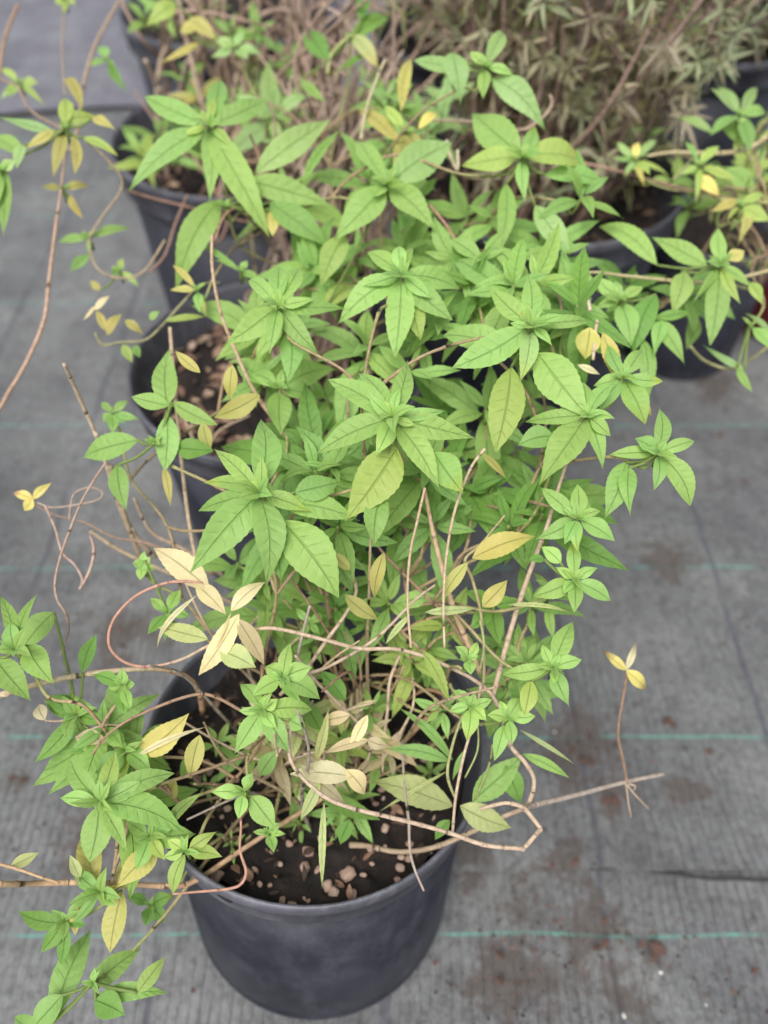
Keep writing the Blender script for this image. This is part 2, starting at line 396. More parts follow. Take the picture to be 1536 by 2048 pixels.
P1 = Vector((-.056, .220, 0)); P2 = Vector((-.105, .635, 0)); P3 = Vector((-.175, 1.03, 0)); P4 = Vector((.185, .93, 0))
pot1, M1, rs1, zs1 = make_pot(P1, .1200, .235, "black plastic pot at the front holding dark soil with pinkish pebbles", .92, (-8, 2), soil_d=.030, soil_label="dark brown potting soil filling the front pot")
pot2, M2, rs2, zs2 = make_pot(P2, .146, .265, "black pot just behind the front pot, its soil strewn with pale chips", .82, soil_d=.034, soil_label="reddish brown potting soil in the second pot")
pot3, M3, rs3, zs3 = make_pot(P3, .170, .315, "black pot beside the pale fabric sheet, third in line from the front", .82, soil_d=.04, soil_label="dark soil of the pot beside the pale fabric sheet")
pot4, M4, rs4, zs4 = make_pot(P4, .170, .315, "black pot under the dry needle leaved shrub", .82, soil_d=.04, soil_label="dark soil under the dry needle leaved shrub")
P5 = Vector((-.25, 1.50, 0)); make_pot(P5, .185, .315, "black pot at the back next to the fabric fold, partly out of view", soil_label="dark soil in the back pot next to the fabric fold")
P6 = Vector((.15, 1.40, 0)); make_pot(P6, .17, .315, "black pot behind the needle leaved shrub, almost hidden by stems", soil_label="dark soil in the almost hidden back pot")
P7 = Vector((.50, 1.42, 0)); make_pot(P7, .17, .315, "black pot at the back right under grey green needle foliage", soil_label="dark soil under the grey green needle foliage")
P8 = Vector((.662, 1.09, 0)); make_pot(P8, .135, .25, "dark red plastic pot at the right edge behind the leafy shoots", mat=REDPOT, soil_label="dark soil in the red pot")
P10 = Vector((.445, 1.0, 0)); make_pot(P10, .10, .215, "small black pot at the right holding the plant with trailing shoots", soil_label="dark soil in the small black pot at the right")
P9 = Vector((-.70, .50, 0)); make_pot(P9, .14, .265, "black pot left of the front pots under thin yellowish branches", soil_label="dark soil in the pot left of the front pots")
hole = MB()
for a0 in (-2.02,):
    c = Vector((.1200 * .976 * math.cos(a0), .1200 * .976 * math.sin(a0), .235 * .865 + .014)); n_ = Vector((math.cos(a0), math.sin(a0), .05)); t_ = Vector((-math.sin(a0), math.cos(a0), 0))
    ring = [c + n_ * .0008 + t_ * .0055 * math.cos(q) + Vector((0, 0, .0035 * math.sin(q))) for q in [i * math.pi / 8 for i in range(16)]]
    inn = [v - n_ * .003 for v in ring]
    hole.v += ring + inn; hole.f += [(i, (i + 1) % 16, 16 + (i + 1) % 16, 16 + i) for i in range(16)] + [tuple(range(16))]
hm, hn, hl, hb = newmat("hole_shadow_plastic"); hb.inputs["Base Color"].default_value = (.006, .006, .007, 1)
o = hole.build("drain_hole", hm, smooth=False); o.parent = pot1

def on_soil(M, r, a, z): return M @ Vector((r * math.cos(a), r * math.sin(a), z))
def soil_pix(px, py, M, zs):                                    # a picture point carried down to the soil plane
    n_ = (M.to_3x3() @ Vector((0, 0, 1))); o_ = M @ Vector((0, 0, zs)); v = G(px, py) - CAM
    return CAM + v * ((o_ - CAM).dot(n_) / v.dot(n_))
spots = [(615, 1705, 9), (610, 1738, 10), (645, 1745, 10), (655, 1772, 8), (668, 1788, 9), (693, 1750, 14), (690, 1712, 7), (800, 1738, 8), (803, 1716, 6), (795, 1762, 6), (733, 1800, 5),
         (764, 1796, 6), (588, 1815, 11), (607, 1795, 8), (565, 1805, 6), (437, 1755, 11), (545, 1700, 9), (530, 1690, 7), (470, 1660, 9), (485, 1640, 8), (455, 1690, 8), (500, 1615, 9), (735, 1655, 7),
         (770, 1660, 8), (420, 1545, 8), (395, 1560, 7), (650, 1690, 6), (580, 1690, 6), (740, 1700, 6), (820, 1690, 7), (850, 1600, 7), (840, 1560, 6), (815, 1500, 8), (800, 1470, 7), (850, 1520, 8), (470, 1560, 8), (520, 1770, 5), (710, 1620, 7), (560, 1730, 5), (455, 1620, 7), (870, 1640, 6), (415, 1720, 5)] + [(int(632 + 270 * math.sqrt(random.random()) * math.cos(q)), int(1590 + 215 * math.sin(q)), rnd(3.5, 7)) for q in [rnd(-.6, 3.7) for _ in range(34)]]
for x, y, r in spots:
    p = soil_pix(x, y, M1, zs1)
    pebble(p + Vector((0, 0, .002)), r * .00042, "small rough pinkish pebble lying on the front pot's soil", "pebbles on the front pot's soil")
sp2 = [(385, 697, 12), (325, 690, 9), (295, 745, 9), (385, 860, 11), (400, 885, 8), (330, 720, 6), (420, 690, 8), (450, 740, 9), (415, 790, 8), (470, 640, 9), (365, 640, 6), (500, 600, 8), (530, 690, 9), (370, 770, 6), (345, 790, 6)]
for x, y, r in sp2:
    pebble(soil_pix(x, y, M2, zs2) + Vector((0, 0, .003)), r * .00046, "small pale pebble lying on the second pot's soil", "pebbles on the second pot's soil")
# dry flakes and bark chips on the soils (uncountable litter)
def litter(M, zs, rs, n, label, cols, ang=None, big=1.0):
    b = MB()
    for i in range(n):
        r = rs * math.sqrt(random.random()) * .96; a = rnd(0, 6.283)
        p = on_soil(M, r, a, zs + rnd(.003, .012)); d = Vector((rnd(-1, 1), rnd(-1, 1), rnd(-.25, .35))).normalized(); L = rnd(.006, .022) * big
        b.leaf(p - d * L / 2, p + d * L / 2, L * rnd(.25, .6), Vector((rnd(-.5, .5), rnd(-.5, .5), 1)), random.choice(cols), rnd(0, .2), rnd(-.3, .3), 5, 0)
    o = b.build("dry_litter", CHIP); tag(o, label, "litter", kind="stuff")
TAN = [(.30, .20, .14), (.22, .13, .09), (.38, .28, .19), (.16, .09, .065)]
litter(M1, zs1, rs1, 190, "brown flakes and bark crumbs on the front pot's soil", [(.16, .09, .06), (.06, .035, .025), (.24, .15, .1), (.03, .018, .013), (.045, .028, .02)], big=.55)
litter(M2, zs2, rs2, 330, "pale dry leaf chips strewn over the second pot's soil", TAN)
litter(M3, zs3, rs3, 260, "dry brown leaf litter in the pot beside the pale fabric", TAN)
litter(M4, zs4, rs4, 200, "dry brown litter under the needle leaved shrub", [(.12, .075, .05), (.2, .13, .09)])
# clods on the mat
for x, y, r in [(1490, 960, 11), (1435, 975, 8), (1440, 870, 10), (1425, 872, 7), (1335, 1440, 12), (1345, 1448, 8), (1418, 1503, 9), (1165, 1520, 12), (1185, 1525, 10), (1145, 1500, 8), (1180, 1470, 7), (1230, 1600, 14), (1212, 1603, 9), (1150, 1727, 10), (1190, 1728, 6), (920, 1727, 8), (950, 1725, 9), (1105, 1730, 6), (1310, 1895, 12), (1325, 1900, 10), (1308, 1915, 8), (1285, 1888, 6), (1210, 1885, 8), (1195, 1895, 7), (870, 1925, 6), (1000, 1910, 8), (1000, 1960, 9), (1510, 1940, 8), (45, 1560, 8), (160, 1700, 9), (25, 1555, 5), (240, 1260, 7), (265, 1245, 6), (1210, 1840, 7), (1280, 1015, 6), (385, 1980, 5)]:
    o = pebble(G(x, y, .003), r * .00035, "small dark brown clod of soil lying on the grey mat", "soil clods on the mat", "soil_clod", "soil clod")
    o.scale = (o.scale[0] * rnd(1, 1.6), o.scale[1] * rnd(.9, 1.3), o.scale[2] * .55)
CLOD, cn, cl, cb = newmat("brown_clod"); kk = NB(cn, cl); tcc = cn.new("ShaderNodeTexCoord")
cl.new(kk.mix(kk.ss(kk.noise(tcc.outputs["Object"], 6, 5), .35, .7), (.03, .018, .014), (.12, .065, .05)), cb.inputs["Base Color"]); cb.inputs["Roughness"].default_value = .95
for o in list(C.objects):
    if o.name.startswith("soil_clod"):
        o.material_slots[0].link = 'OBJECT'; o.material_slots[0].material = CLOD
for x, y, r in [(1109, 1464, 5), (1248, 2032, 6), (1322, 1945, 4.5), (1412, 2010, 3.5)]:
    o = pebble(G(x, y, .003), r * .00035, "tiny white grain lying on the grey mat", "white grains on the mat", "white_grain", "grain")
    o.material_slots[0].link = 'OBJECT'
WH, wn, wl, wb = newmat("white_grain"); wb.inputs["Base Color"].default_value = (.45, .43, .40, 1)
for o in list(C.objects):
    if o.name.startswith("white_grain"): o.material_slots[0].material = WH
b = MB()
for i in range(420):
    q = G(*random.choice([(1100, 1850), (1050, 1940), (1180, 1870), (1170, 1500), (1000, 2000), (1300, 1900), (1250, 1600), (250, 1290), (100, 1650), (1250, 880), (1450, 760), (1500, 1960), (1050, 1700)])); p = q + Vector((random.gauss(0, .03), random.gauss(0, .02), .0045))
    d = Vector((rnd(-1, 1), rnd(-1, 1), rnd(-.1, .4))).normalized(); L = rnd(.0012, .005)
    b.leaf(p - d * L / 2, p + d * L / 2, L * .7, Vector((rnd(-.6, .6), rnd(-.6, .6), 1)), random.choice([(.07, .04, .03), (.04, .025, .02), (.13, .075, .055)]), .2, .3, 3, 0)
tag(b.build("soil_crumbs", CHIP), "fine brown soil crumbs scattered over the grey mat", "soil crumbs", kind="stuff")

tb = MB(); tb.tube([G(x, y, z) for x, y, z in [(1180, 1739, .003), (1250, 1739, .004), (1320, 1744, .006), (1360, 1748, .008), (1420, 1757, .008), (1470, 1757, .008), (1540, 1760, .008), (1620, 1752, .006)]], [.0006, .0009, .0016, .002, .002, .0018, .0018, .001], (.03, .033, .035), seg=7, jit=.3)  # dark tube added to stand for the shade under the lifted mat edge
tag(tb.build("seam_shadow_line", CHIP), "dark strip put in for the shade along the seam of the two grey mats", "shadow line")
# ------------------------------------------------------------------ leaves, rosettes and stems
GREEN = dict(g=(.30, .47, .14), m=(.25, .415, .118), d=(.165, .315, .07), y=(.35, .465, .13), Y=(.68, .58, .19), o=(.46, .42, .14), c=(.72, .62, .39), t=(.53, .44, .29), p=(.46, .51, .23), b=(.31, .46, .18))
def tint(code, j=.12):
    c = GREEN[code]; k = rnd(1 - j, 1 + j); s = rnd(-.06, .06)
    return (c[0] * k * (1 + s), c[1] * k, c[2] * k * (1 - s))
def view_n(p, up=.45):
    v = (CAM - p).normalized(); return (v * (1 - up) + Vector((0, 0, 1)) * up + rv(.22)).normalized()
class Plant:
    def __init__(s, label, root, rootr, leafcap=100):
        s.t = thing("verbena_plant", label, "plant", root, "leafy potted plants"); s.root = Vector(root); s.rr = rootr; s.cap = leafcap; s.nleaf = 0; s.nodes = []
    def stem(s, pts, rads, col, name="stem", bump=.35, gap=.024, seg=7, label=None):
        b = MB(); b.tube(pts, rads, col, seg=seg, bump=bump, gap=gap, jit=.05); o = b.build(name, STEM, s.t, pts[0])
        if label: o["label"] = label
        return o
    def to_root(s, c, col=None, r0=.0014, r1=.0009, drop=.05, lean=None):
        a = rnd(0, 6.28); q = s.root + Vector((math.cos(a), math.sin(a), 0)) * s.rr * math.sqrt(random.random())
        cand = [k for k in s.nodes if k.z < c.z - .025 and (k - c).length < .17]
        if cand: q = min(cand, key=lambda k: (k - c).length + .25 * abs(c.z - k.z)); r0 = max(r1 * 1.15, r0 * .8)
        h = c.z - q.z
        m1 = q.lerp(c, .33) + Vector((0, 0, h * .10)) + rv(.09 * (c - q).length); m2 = c.lerp(q, .3) + Vector((0, 0, -h * .04)) + rv(.07 * (c - q).length)
        m3 = c.lerp(q, .08) + Vector((0, 0, -.012))
        s.nodes += [m1, m2, q.lerp(m1, .5)]
        br = random.choice([(.30, .22, .13), (.36, .25, .15), (.25, .19, .10)]); gr = (.22, .30, .08)
        s.stem([q, m1, m2, m3, c], [r0, r0 * .85, (r0 + r1) / 2, r1 * 1.1, r1], [br, br, (.28, .26, .11), gr, gr])
    def rosette(s, cx, cy, d, leaves, code='g', root=True, bud=True, big=85, slope=.5):
        c = P(cx, cy, d); mb = MB(); kids = []
        bsz = min(1.5, max(.45, sorted(math.hypot(q[0] - cx, q[1] - cy) for q in leaves)[len(leaves) // 2] / 90)) * (.5 if sum(len(q) > 4 for q in leaves) * 2 > len(leaves) else 1)
        for lf in leaves:
            tx, ty, wd = lf[:3]; cc = lf[3] if len(lf) > 3 and lf[3] else code; bx, by = lf[4] if len(lf) > 4 else (cx, cy)
            wd *= .72 * rnd(.88, 1.1); Lp = math.hypot(tx - bx, ty - by)
            if len(lf) > 4: wd *= 1.15 if s.cap == 99 else .9
            if len(lf) <= 4: k = min(.12, 7 / max(Lp, 1)); bx, by = bx + (tx - bx) * k, by + (ty - by) * k
            dd = d + (.004 if len(lf) > 4 else 0) + (.003 if Lp > 90 else 0)
            dup = (by - ty) / FPX * d; dz = slope * dup + (Lp / FPX * d) * (.18 if Lp > 90 else -.15 if Lp < 45 else .02) + rnd(-.003, .003)
            B = P(bx, by, dd); T = P(tx, ty, dd + dz); W = wd / FPX * d
            if len(lf) > 4 and (B - c).length > .004: mb.tube([c, c.lerp(B, .5) + Vector((0, 0, -.003)), B], [.0011, .001, .0009], (.24, .32, .1), seg=6, sub=3)
            tc_ = tint(cc); args = (B, T, W, view_n(B), tuple(q * (1.12 if Lp < 70 else 1) for q in tc_)); kw = dict(arch=rnd(.02, .09), fold=rnd(.18, .48), nt=24 if Lp > 60 else 14, serr=.024, twist=rnd(-.45, .45), curl=rnd(-.04, .26), widest=rnd(.36, .47), tipcol=tuple(x * y for x, y in zip(tint(cc), (1.25, 1.0, .7))) if random.random() < .06 else None)
            if Lp >= big and s.nleaf < s.cap:
                s.nleaf += 1; kids.append((args, kw))
            else: mb.leaf(*args, **kw)
        if bud or not mb.v:
            a00 = rnd(0, 6.28)
            for i in range(5):
                a = a00 + i * 2.3; v = Vector((math.cos(a), math.sin(a), 0)) * (.006 + .0013 * i) + (CAM - c).normalized() * .004 + Vector((0, 0, .004))
                v *= bsz; mb.leaf(c, c + v * rnd(.8, 1.4), (.003 + .0005 * i) * bsz, view_n(c), tint('g'), .1, .45, 12, .04)
        mb.tube([c + Vector((0, 0, -.012)), c], .0011, (.22, .30, .08), seg=6, sub=2)
        o = mb.build("leaf_rosette", LEAF, s.t, c)
        for a, kw in kids:
            q = MB(); q.leaf(*a, **kw); q.build("leaf", LEAF, o, a[0])
        if root: s.to_root(c)
        return o
    def auto(s, c, size, code='m', n=8, facing=None, root=True, narrow=.31):
        mb = MB(); f = facing or view_n(c, .6); u = f.orthogonal().normalized(); v = f.cross(u); a0 = rnd(0, 6.28)
        for i in range(n):
            ring = i // 3; a = a0 + i * 2.094 + ring * 1.05 + rnd(-.25, .25); L = size * (.45 + .3 * ring) * rnd(.8, 1.2); el = .55 - .38 * ring + rnd(-.15, .15)
            d = (u * math.cos(a) + v * math.sin(a)) * math.cos(el) + f * math.sin(el)
            B = c - f * .006 * ring + d * .002
            mb.leaf(B, B + d * L, L * narrow * rnd(.85, 1.15), f + rv(.3), tint(code), rnd(.02, .1), rnd(.12, .3), 14, .03, rnd(-.4, .4), rnd(0, .25))
        mb.tube([c - f * .02, c], .0011, (.22, .30, .08), seg=6, sub=2)
        mb.build("leaf_rosette", LEAF, s.t, c)
        if root: s.to_root(c)
    def single(s, B, T, wd, code, name="leaf", d=.47, dz=0, arch=None, narrow=False, label=None, tipcol=None, fold=None, up=.4, curl=None, serr=.03, twist=None):
        b = MB(); b_ = P(B[0], B[1], d); t_ = P(T[0], T[1], d + dz)
        b.leaf(b_, t_, wd * (.70 if code in 'ct' else .82) / FPX * d, view_n(b_, up), tint(code), rnd(.02, .1) if arch is None else arch, rnd(.1, .5) if fold is None else fold, 22, serr, rnd(-.3, .3) if twist is None else twist, (rnd(.05, .3) if code in 'ctoY' else rnd(0, .12)) if curl is None else curl, tipcol, veins=.35 if code in 'ctoY' else .8)
        o = b.build(name, LEAF, s.t, b_)
        if label: o["label"] = label
        return o
def px(pts, d0, d1=None):
    n = len(pts); d1 = d0 if d1 is None else d1
    return [P(p[0], p[1], p[2] if len(p) > 2 else d0 + (d1 - d0) * i / max(1, n - 1)) for i, p in enumerate(pts)]

F = Plant("bushy green verbena growing in the front pot, with looping bare stems", M1 @ Vector((0, 0, zs1)), .03, 99)
ROS = [
 (520, 985, .425, [(523, 833, 88), (430, 900, 55), (404, 968, 50), (388, 1015, 55, 'm'), (382, 1147, 108), (536, 1168, 90), (678, 1188, 105, 'g', (562, 1040)), (562, 1162, 70, 'd', (555, 1055)), (622, 1024, 55, 'g'), (720, 1040, 75, 'g', (560, 1005)), (684, 960, 62, 'm', (590, 985)), (540, 950, 22, 'y'), (500, 960, 22, 'y')]),
 (785, 835, .43, [(820, 709, 56), (718, 736, 52), (658, 764, 72), (800, 775, 26), (893, 820, 40), (624, 904, 76), (752, 910, 50), (878, 984, 74), (952, 877, 76), (928, 985, 74, 'm', (868, 905)), (690, 1040, 100, 'y', (795, 895)), (748, 1090, 60, 'm', (765, 985)), (830, 850, 26, 'y'), (765, 800, 24, 'y')]),
 (803, 548, .50, [(728, 493, 50), (796, 484, 48), (826, 481, 38), (903, 540, 60), (727, 570, 42), (674, 642, 88), (906, 642, 78), (862, 594, 40), (790, 706, 84), (925, 572, 66, 'm'), (842, 675, 50, 'y', (825, 600)), (815, 530, 20, 'y')]),
 (557, 612, .49, [(490, 548, 48), (556, 520, 52), (600, 525, 52), (628, 600, 38), (446, 690, 75), (540, 698, 42), (638, 706, 62), (690, 612, 58, 'm'), (575, 775, 62, 'm', (580, 660)), (535, 600, 18)]),
 (560, 775, .53, [(467, 712, 66, 'm'), (672, 737, 78, 'm'), (562, 870, 66, 'm'), (500, 745, 50, 'm'), (640, 800, 50, 'm')]),
 (1062, 652, .47, [(1055, 548, 60), (978, 574, 66), (1088, 590, 26), (1184, 637, 42), (1104, 688, 28), (1020, 645, 22), (884, 655, 74, 'g', (1020, 690)), (902, 740, 82), (1042, 760, 50, 'b'), (990, 908, 88, 'y', (1022, 735)), (1180, 840, 95, 'g', (1075, 705)), (1040, 620, 22, 'y')]),
 (1175, 830, .465, [(1050, 838, 52), (1070, 966, 98), (1210, 932, 52), (1231, 836, 32), (1223, 870, 45), (1166, 760, 36), (1226, 770, 50), (1036, 890, 58, 'm', (1108, 872)), (1130, 880, 40, 'y', (1165, 850))]),
 (1245, 755, .49, [(1290, 688, 50), (1188, 768, 46), (1326, 762, 38), (1290, 850, 72, 'm'), (1215, 690, 35, 'm'), (1200, 822, 50, 'g')]),
 (1317, 905, .465, [(1318, 813, 52), (1218, 908, 46), (1392, 880, 36), (1312, 976, 40), (1392, 1005, 66), (1270, 876, 56, 'm'), (1210, 1029, 62, 'm', (1252, 925)), (1262, 1022, 46, 'm', (1258, 935)), (1332, 880, 26, 'm')]),
 (1155, 1036, .455, [(1084, 977, 44), (1154, 968, 46), (1180, 993, 36, 'm'), (1202, 1021, 30), (1231, 1080, 60), (1071, 1078, 52), (1156, 1104, 34), (1124, 1008, 22), (1132, 1085, 44, 'm')]),
 (1149, 1160, .455, [(1062, 1193, 50), (1224, 1200, 52), (1148, 1230, 38), (1143, 1081, 44), (1110, 1134, 26), (1196, 1133, 32), (1083, 1093, 38, 'g', (1122, 1126)), (1056, 1122, 28, 'd', (1088, 1118)), (1128, 1185, 30, 'm')]),
 (1105, 1335, .455, [(1151, 1233, 56), (1004, 1346, 52), (1163, 1320, 46), (1140, 1411, 52), (1085, 1290, 28), (1050, 1430, 50, 'y', (1062, 1362)), (1110, 1370, 26)]),
 (565, 1355, .435, [(581, 1285, 42), (530, 1330, 42), (504, 1386, 52), (625, 1334, 50), (642, 1394, 62), (562, 1376, 16), (600, 1405, 46, 'm'), (540, 1345, 20)]),
 (525, 1420, .435, [(480, 1361, 48), (532, 1388, 28), (556, 1398, 38), (628, 1418, 60), (467, 1511, 66), (578, 1506, 56), (552, 1456, 32), (477, 1421, 26), (610, 1455, 40, 'm', (580, 1440))]),
 (942, 1412, .455, [(905, 1378, 38), (898, 1422, 28), (985, 1398, 32), (935, 1476, 46), (972, 1440, 36), (950, 1388, 22)]),
 (936, 1318, .455, [(912, 1291, 28), (956, 1283, 26), (920, 1314, 24), (957, 1312, 20), (942, 1350, 34)]),
 (1016, 1436, .455, [(974, 1430, 36), (1071, 1432, 32), (1040, 1393, 40), (1026, 1486, 32), (992, 1520, 36, 'g', (1008, 1450)), (1000, 1400, 26)]),
 (487, 1583, .45, [(420, 1584, 46), (506, 1544, 34), (476, 1636, 36), (549, 1656, 60, 'g', (502, 1592))]),
 (535, 1665, .48, [(505, 1664, 20), (548, 1706, 30), (560, 1645, 26), (572, 1668, 20)]),
 (200, 1603, .42, [(119, 1596, 42), (138, 1514, 60), (282, 1563, 54), (348, 1540, 74), (368, 1652, 92, 'm'), (254, 1702, 46), (178, 1726, 80, 'g'), (232, 1500, 58, 'y'), (210, 1570, 26)]),
 (300, 1672, .45, [(272, 1738, 42, 'm'), (392, 1668, 70, 'm'), (345, 1625, 60, 'm'), (250, 1640, 40, 'm'), (232, 1778, 58, 'o', (315, 1700)), (330, 1720, 36, 'y')]),
 (372, 1702, .44, [(432, 1664, 36, 'y'), (445, 1714, 46, 'y'), (340, 1790, 46, 'y'), (335, 1680, 34, 'y'), (325, 1715, 28, 'y')]),
 (185, 1965, .46, [(180, 1853, 82, 'g', (105, 2040)), (283, 1890, 62, 'm', (180, 1975)), (337, 1985, 48, 'm', (195, 1992)), (332, 1912, 40, 'y', (275, 1985)), (60, 2058, 60, 'g', (125, 1990)), (20, 2035, 50, 'm', (90, 2060)), (250, 2030, 60, 'd', (190, 2000))]),
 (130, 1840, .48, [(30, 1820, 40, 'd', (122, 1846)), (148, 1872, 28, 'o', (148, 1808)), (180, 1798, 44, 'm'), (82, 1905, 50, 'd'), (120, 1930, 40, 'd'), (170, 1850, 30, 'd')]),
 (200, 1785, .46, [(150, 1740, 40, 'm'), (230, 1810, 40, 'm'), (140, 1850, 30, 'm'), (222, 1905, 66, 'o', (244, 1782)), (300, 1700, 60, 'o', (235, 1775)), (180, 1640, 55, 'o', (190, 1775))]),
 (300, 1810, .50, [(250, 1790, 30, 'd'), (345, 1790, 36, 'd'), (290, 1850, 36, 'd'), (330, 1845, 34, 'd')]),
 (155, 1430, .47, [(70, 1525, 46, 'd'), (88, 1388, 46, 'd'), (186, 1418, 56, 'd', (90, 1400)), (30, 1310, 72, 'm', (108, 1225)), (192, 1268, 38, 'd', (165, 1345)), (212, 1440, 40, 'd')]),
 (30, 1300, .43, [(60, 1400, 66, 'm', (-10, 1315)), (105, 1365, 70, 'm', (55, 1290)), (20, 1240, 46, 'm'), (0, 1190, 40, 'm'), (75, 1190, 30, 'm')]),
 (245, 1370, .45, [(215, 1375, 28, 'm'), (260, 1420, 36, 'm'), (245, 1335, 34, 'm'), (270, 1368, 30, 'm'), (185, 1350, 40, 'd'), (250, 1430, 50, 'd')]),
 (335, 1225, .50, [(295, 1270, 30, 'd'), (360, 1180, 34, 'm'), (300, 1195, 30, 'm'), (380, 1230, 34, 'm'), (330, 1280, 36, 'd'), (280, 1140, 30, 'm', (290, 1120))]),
 (285, 1130, .52, [(265, 1125, 26), (300, 1115, 24), (280, 1160, 28), (310, 1140, 22), (290, 1100, 20)]),
 (620, 1245, .50, [(590, 1215, 20, 'm'), (645, 1225, 24, 'm'), (600, 1275, 24, 'm'), (640, 1270, 22, 'm')]),
 (310, 885, .50, [(340, 700, 64, 'g', (335, 815)), (262, 792, 44, 'g', (340, 812)), (435, 850, 44, 'g', (345, 805)), (330, 942, 62, 'g', (335, 830)), (150, 908, 66, 'm', (275, 880)), (425, 900, 62, 'd', (350, 895)), (252, 1020, 44, 'm', (235, 930)), (338, 1008, 22, 'o', (328, 935))]),
 (225, 825, .56, [(200, 800, 22, 'm'), (255, 800, 24, 'm'), (205, 845, 30, 'm'), (250, 845, 26, 'm'), (275, 835, 24, 'm'), (225, 870, 30, 'm')]),
 (985, 1210, .50, [(930, 1180, 50, 'd'), (1030, 1200, 50, 'd'), (1000, 1290, 60, 'd'), (940, 1260, 50, 'd')]),
 (250, 1500, .46, [(300, 1540, 50, 'm'), (215, 1455, 50, 'm'), (190, 1560, 60, 'm'), (228, 1590, 50, 'y')]),
]
for r in ROS: F.rosette(r[0], r[1], r[2], r[3])
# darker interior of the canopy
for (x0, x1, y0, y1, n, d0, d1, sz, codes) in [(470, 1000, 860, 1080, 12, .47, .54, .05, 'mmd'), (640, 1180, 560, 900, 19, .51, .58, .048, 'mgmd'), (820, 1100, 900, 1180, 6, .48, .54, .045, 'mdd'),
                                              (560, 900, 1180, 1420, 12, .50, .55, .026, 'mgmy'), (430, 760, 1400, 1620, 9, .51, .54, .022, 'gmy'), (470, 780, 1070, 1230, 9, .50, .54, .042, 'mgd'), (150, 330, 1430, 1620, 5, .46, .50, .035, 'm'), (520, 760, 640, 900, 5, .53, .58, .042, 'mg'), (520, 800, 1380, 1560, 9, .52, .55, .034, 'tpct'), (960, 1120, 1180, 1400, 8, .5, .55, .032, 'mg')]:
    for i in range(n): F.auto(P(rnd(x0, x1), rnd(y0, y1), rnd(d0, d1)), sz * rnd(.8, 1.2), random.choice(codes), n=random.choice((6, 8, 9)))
for x, y in [(690, 1650), (680, 1670), (600, 1660), (470, 1700), (860, 1560), (420, 1590)]: F.auto(soil_pix(x, y, M1, zs1) + Vector((0, 0, .016)), .014, 'g', n=7, root=True)
# yellowed and dried leaves
DRY = [((418, 1178), (302, 1090), 78, 'c'), ((392, 1168), (452, 1223), 54, 'c'), ((462, 1222), (527, 1158), 48, 'c'), ((392, 1192), (300, 1303), 16, 'c'), ((415, 1278), (312, 1250), 48, 'p'), ((478, 1228), (395, 1352), 64, 'c'),
       ((475, 1238), (532, 1330), 54, 't'), ((440, 1300), (512, 1335), 60, 'p'), ((462, 1225), (430, 1300), 8, 'c'), ((705, 1553), (578, 1545), 66, 'c'), ((692, 1540), (735, 1592), 54, 'c'), ((632, 1522), (658, 1420), 24, 'p'),
       ((737, 1480), (650, 1505), 34, 't'), ((735, 1480), (775, 1492), 36, 't'), ((700, 1430), (640, 1440), 40, 't'), ((600, 1530), (700, 1610), 40, 't'), ((648, 1605), (645, 1782), 18, 'p'), ((735, 1430), (700, 1500), 36, 'c'),
       ((640, 1560), (600, 1640), 30, 'p'), ((945, 1116), (1071, 1064), 60, 'o'), ((965, 1214), (1016, 1163), 44, 'o'), ((935, 1125), (880, 1203), 34, 'o'), ((1015, 1210), (1142, 1226), 11, 'p'), ((768, 1105), (744, 1201), 36, 'o'),
       ((690, 1190), (760, 1240), 40, 'o'), ((965, 907), (1012, 957), 18, 'o'), ((700, 1140), (655, 1100), 30, 'o'), ((845, 1300), (900, 1405), 34, 'y'), ((150, 1475), (215, 1480), 46, 't'), ((90, 1440), (75, 1405), 40, 't'), ((820, 1230), (770, 1290), 16, 'p'),
       ((850, 1225), (955, 1215), 22, 'p'), ((240, 1770), (138, 1800), 20, 'o'), ((22, 1732), (78, 1705), 30, 'p'), ((160, 1755), (140, 1710), 26, 'p'), ((330, 1660), (402, 1585), 30, 'y'), ((350, 1560), (335, 1600), 44, 'o'), ((400, 1470), (380, 1560), 46, 'o'),
       ((1180, 655), (1168, 718), 62, 'Y'), ((1205, 665), (1243, 768), 42, 'Y'), ((1155, 730), (1202, 748), 22, 'c'), ((1290, 800), (1302, 832), 14, 'o'), ((400, 745), (350, 700), 28, 'o'), ((520, 790), (425, 835), 50, 'o'), ((465, 730), (455, 800), 36, 'o'), ((405, 845), (420, 905), 34, 'o')]
for B, T, wd, c in DRY:
    dd = .462 if B[1] > 1000 else .50
    F.single(B, T, wd, c, "dried_leaf" if c in 'ct' else "yellow_leaf" if c in 'Yoy' else "pale_leaf", d=dd, label="dry cream coloured leaf" if c in 'ct' else None, dz=rnd(-.005, .01))
F.single((275, 1510), (376, 1428), 66, 'Y', "yellow_leaf", d=.46, label="yellow leaf with brown specks"); F.single((272, 1514), (398, 1452), 18, 'c', "dried_leaf", d=.458)
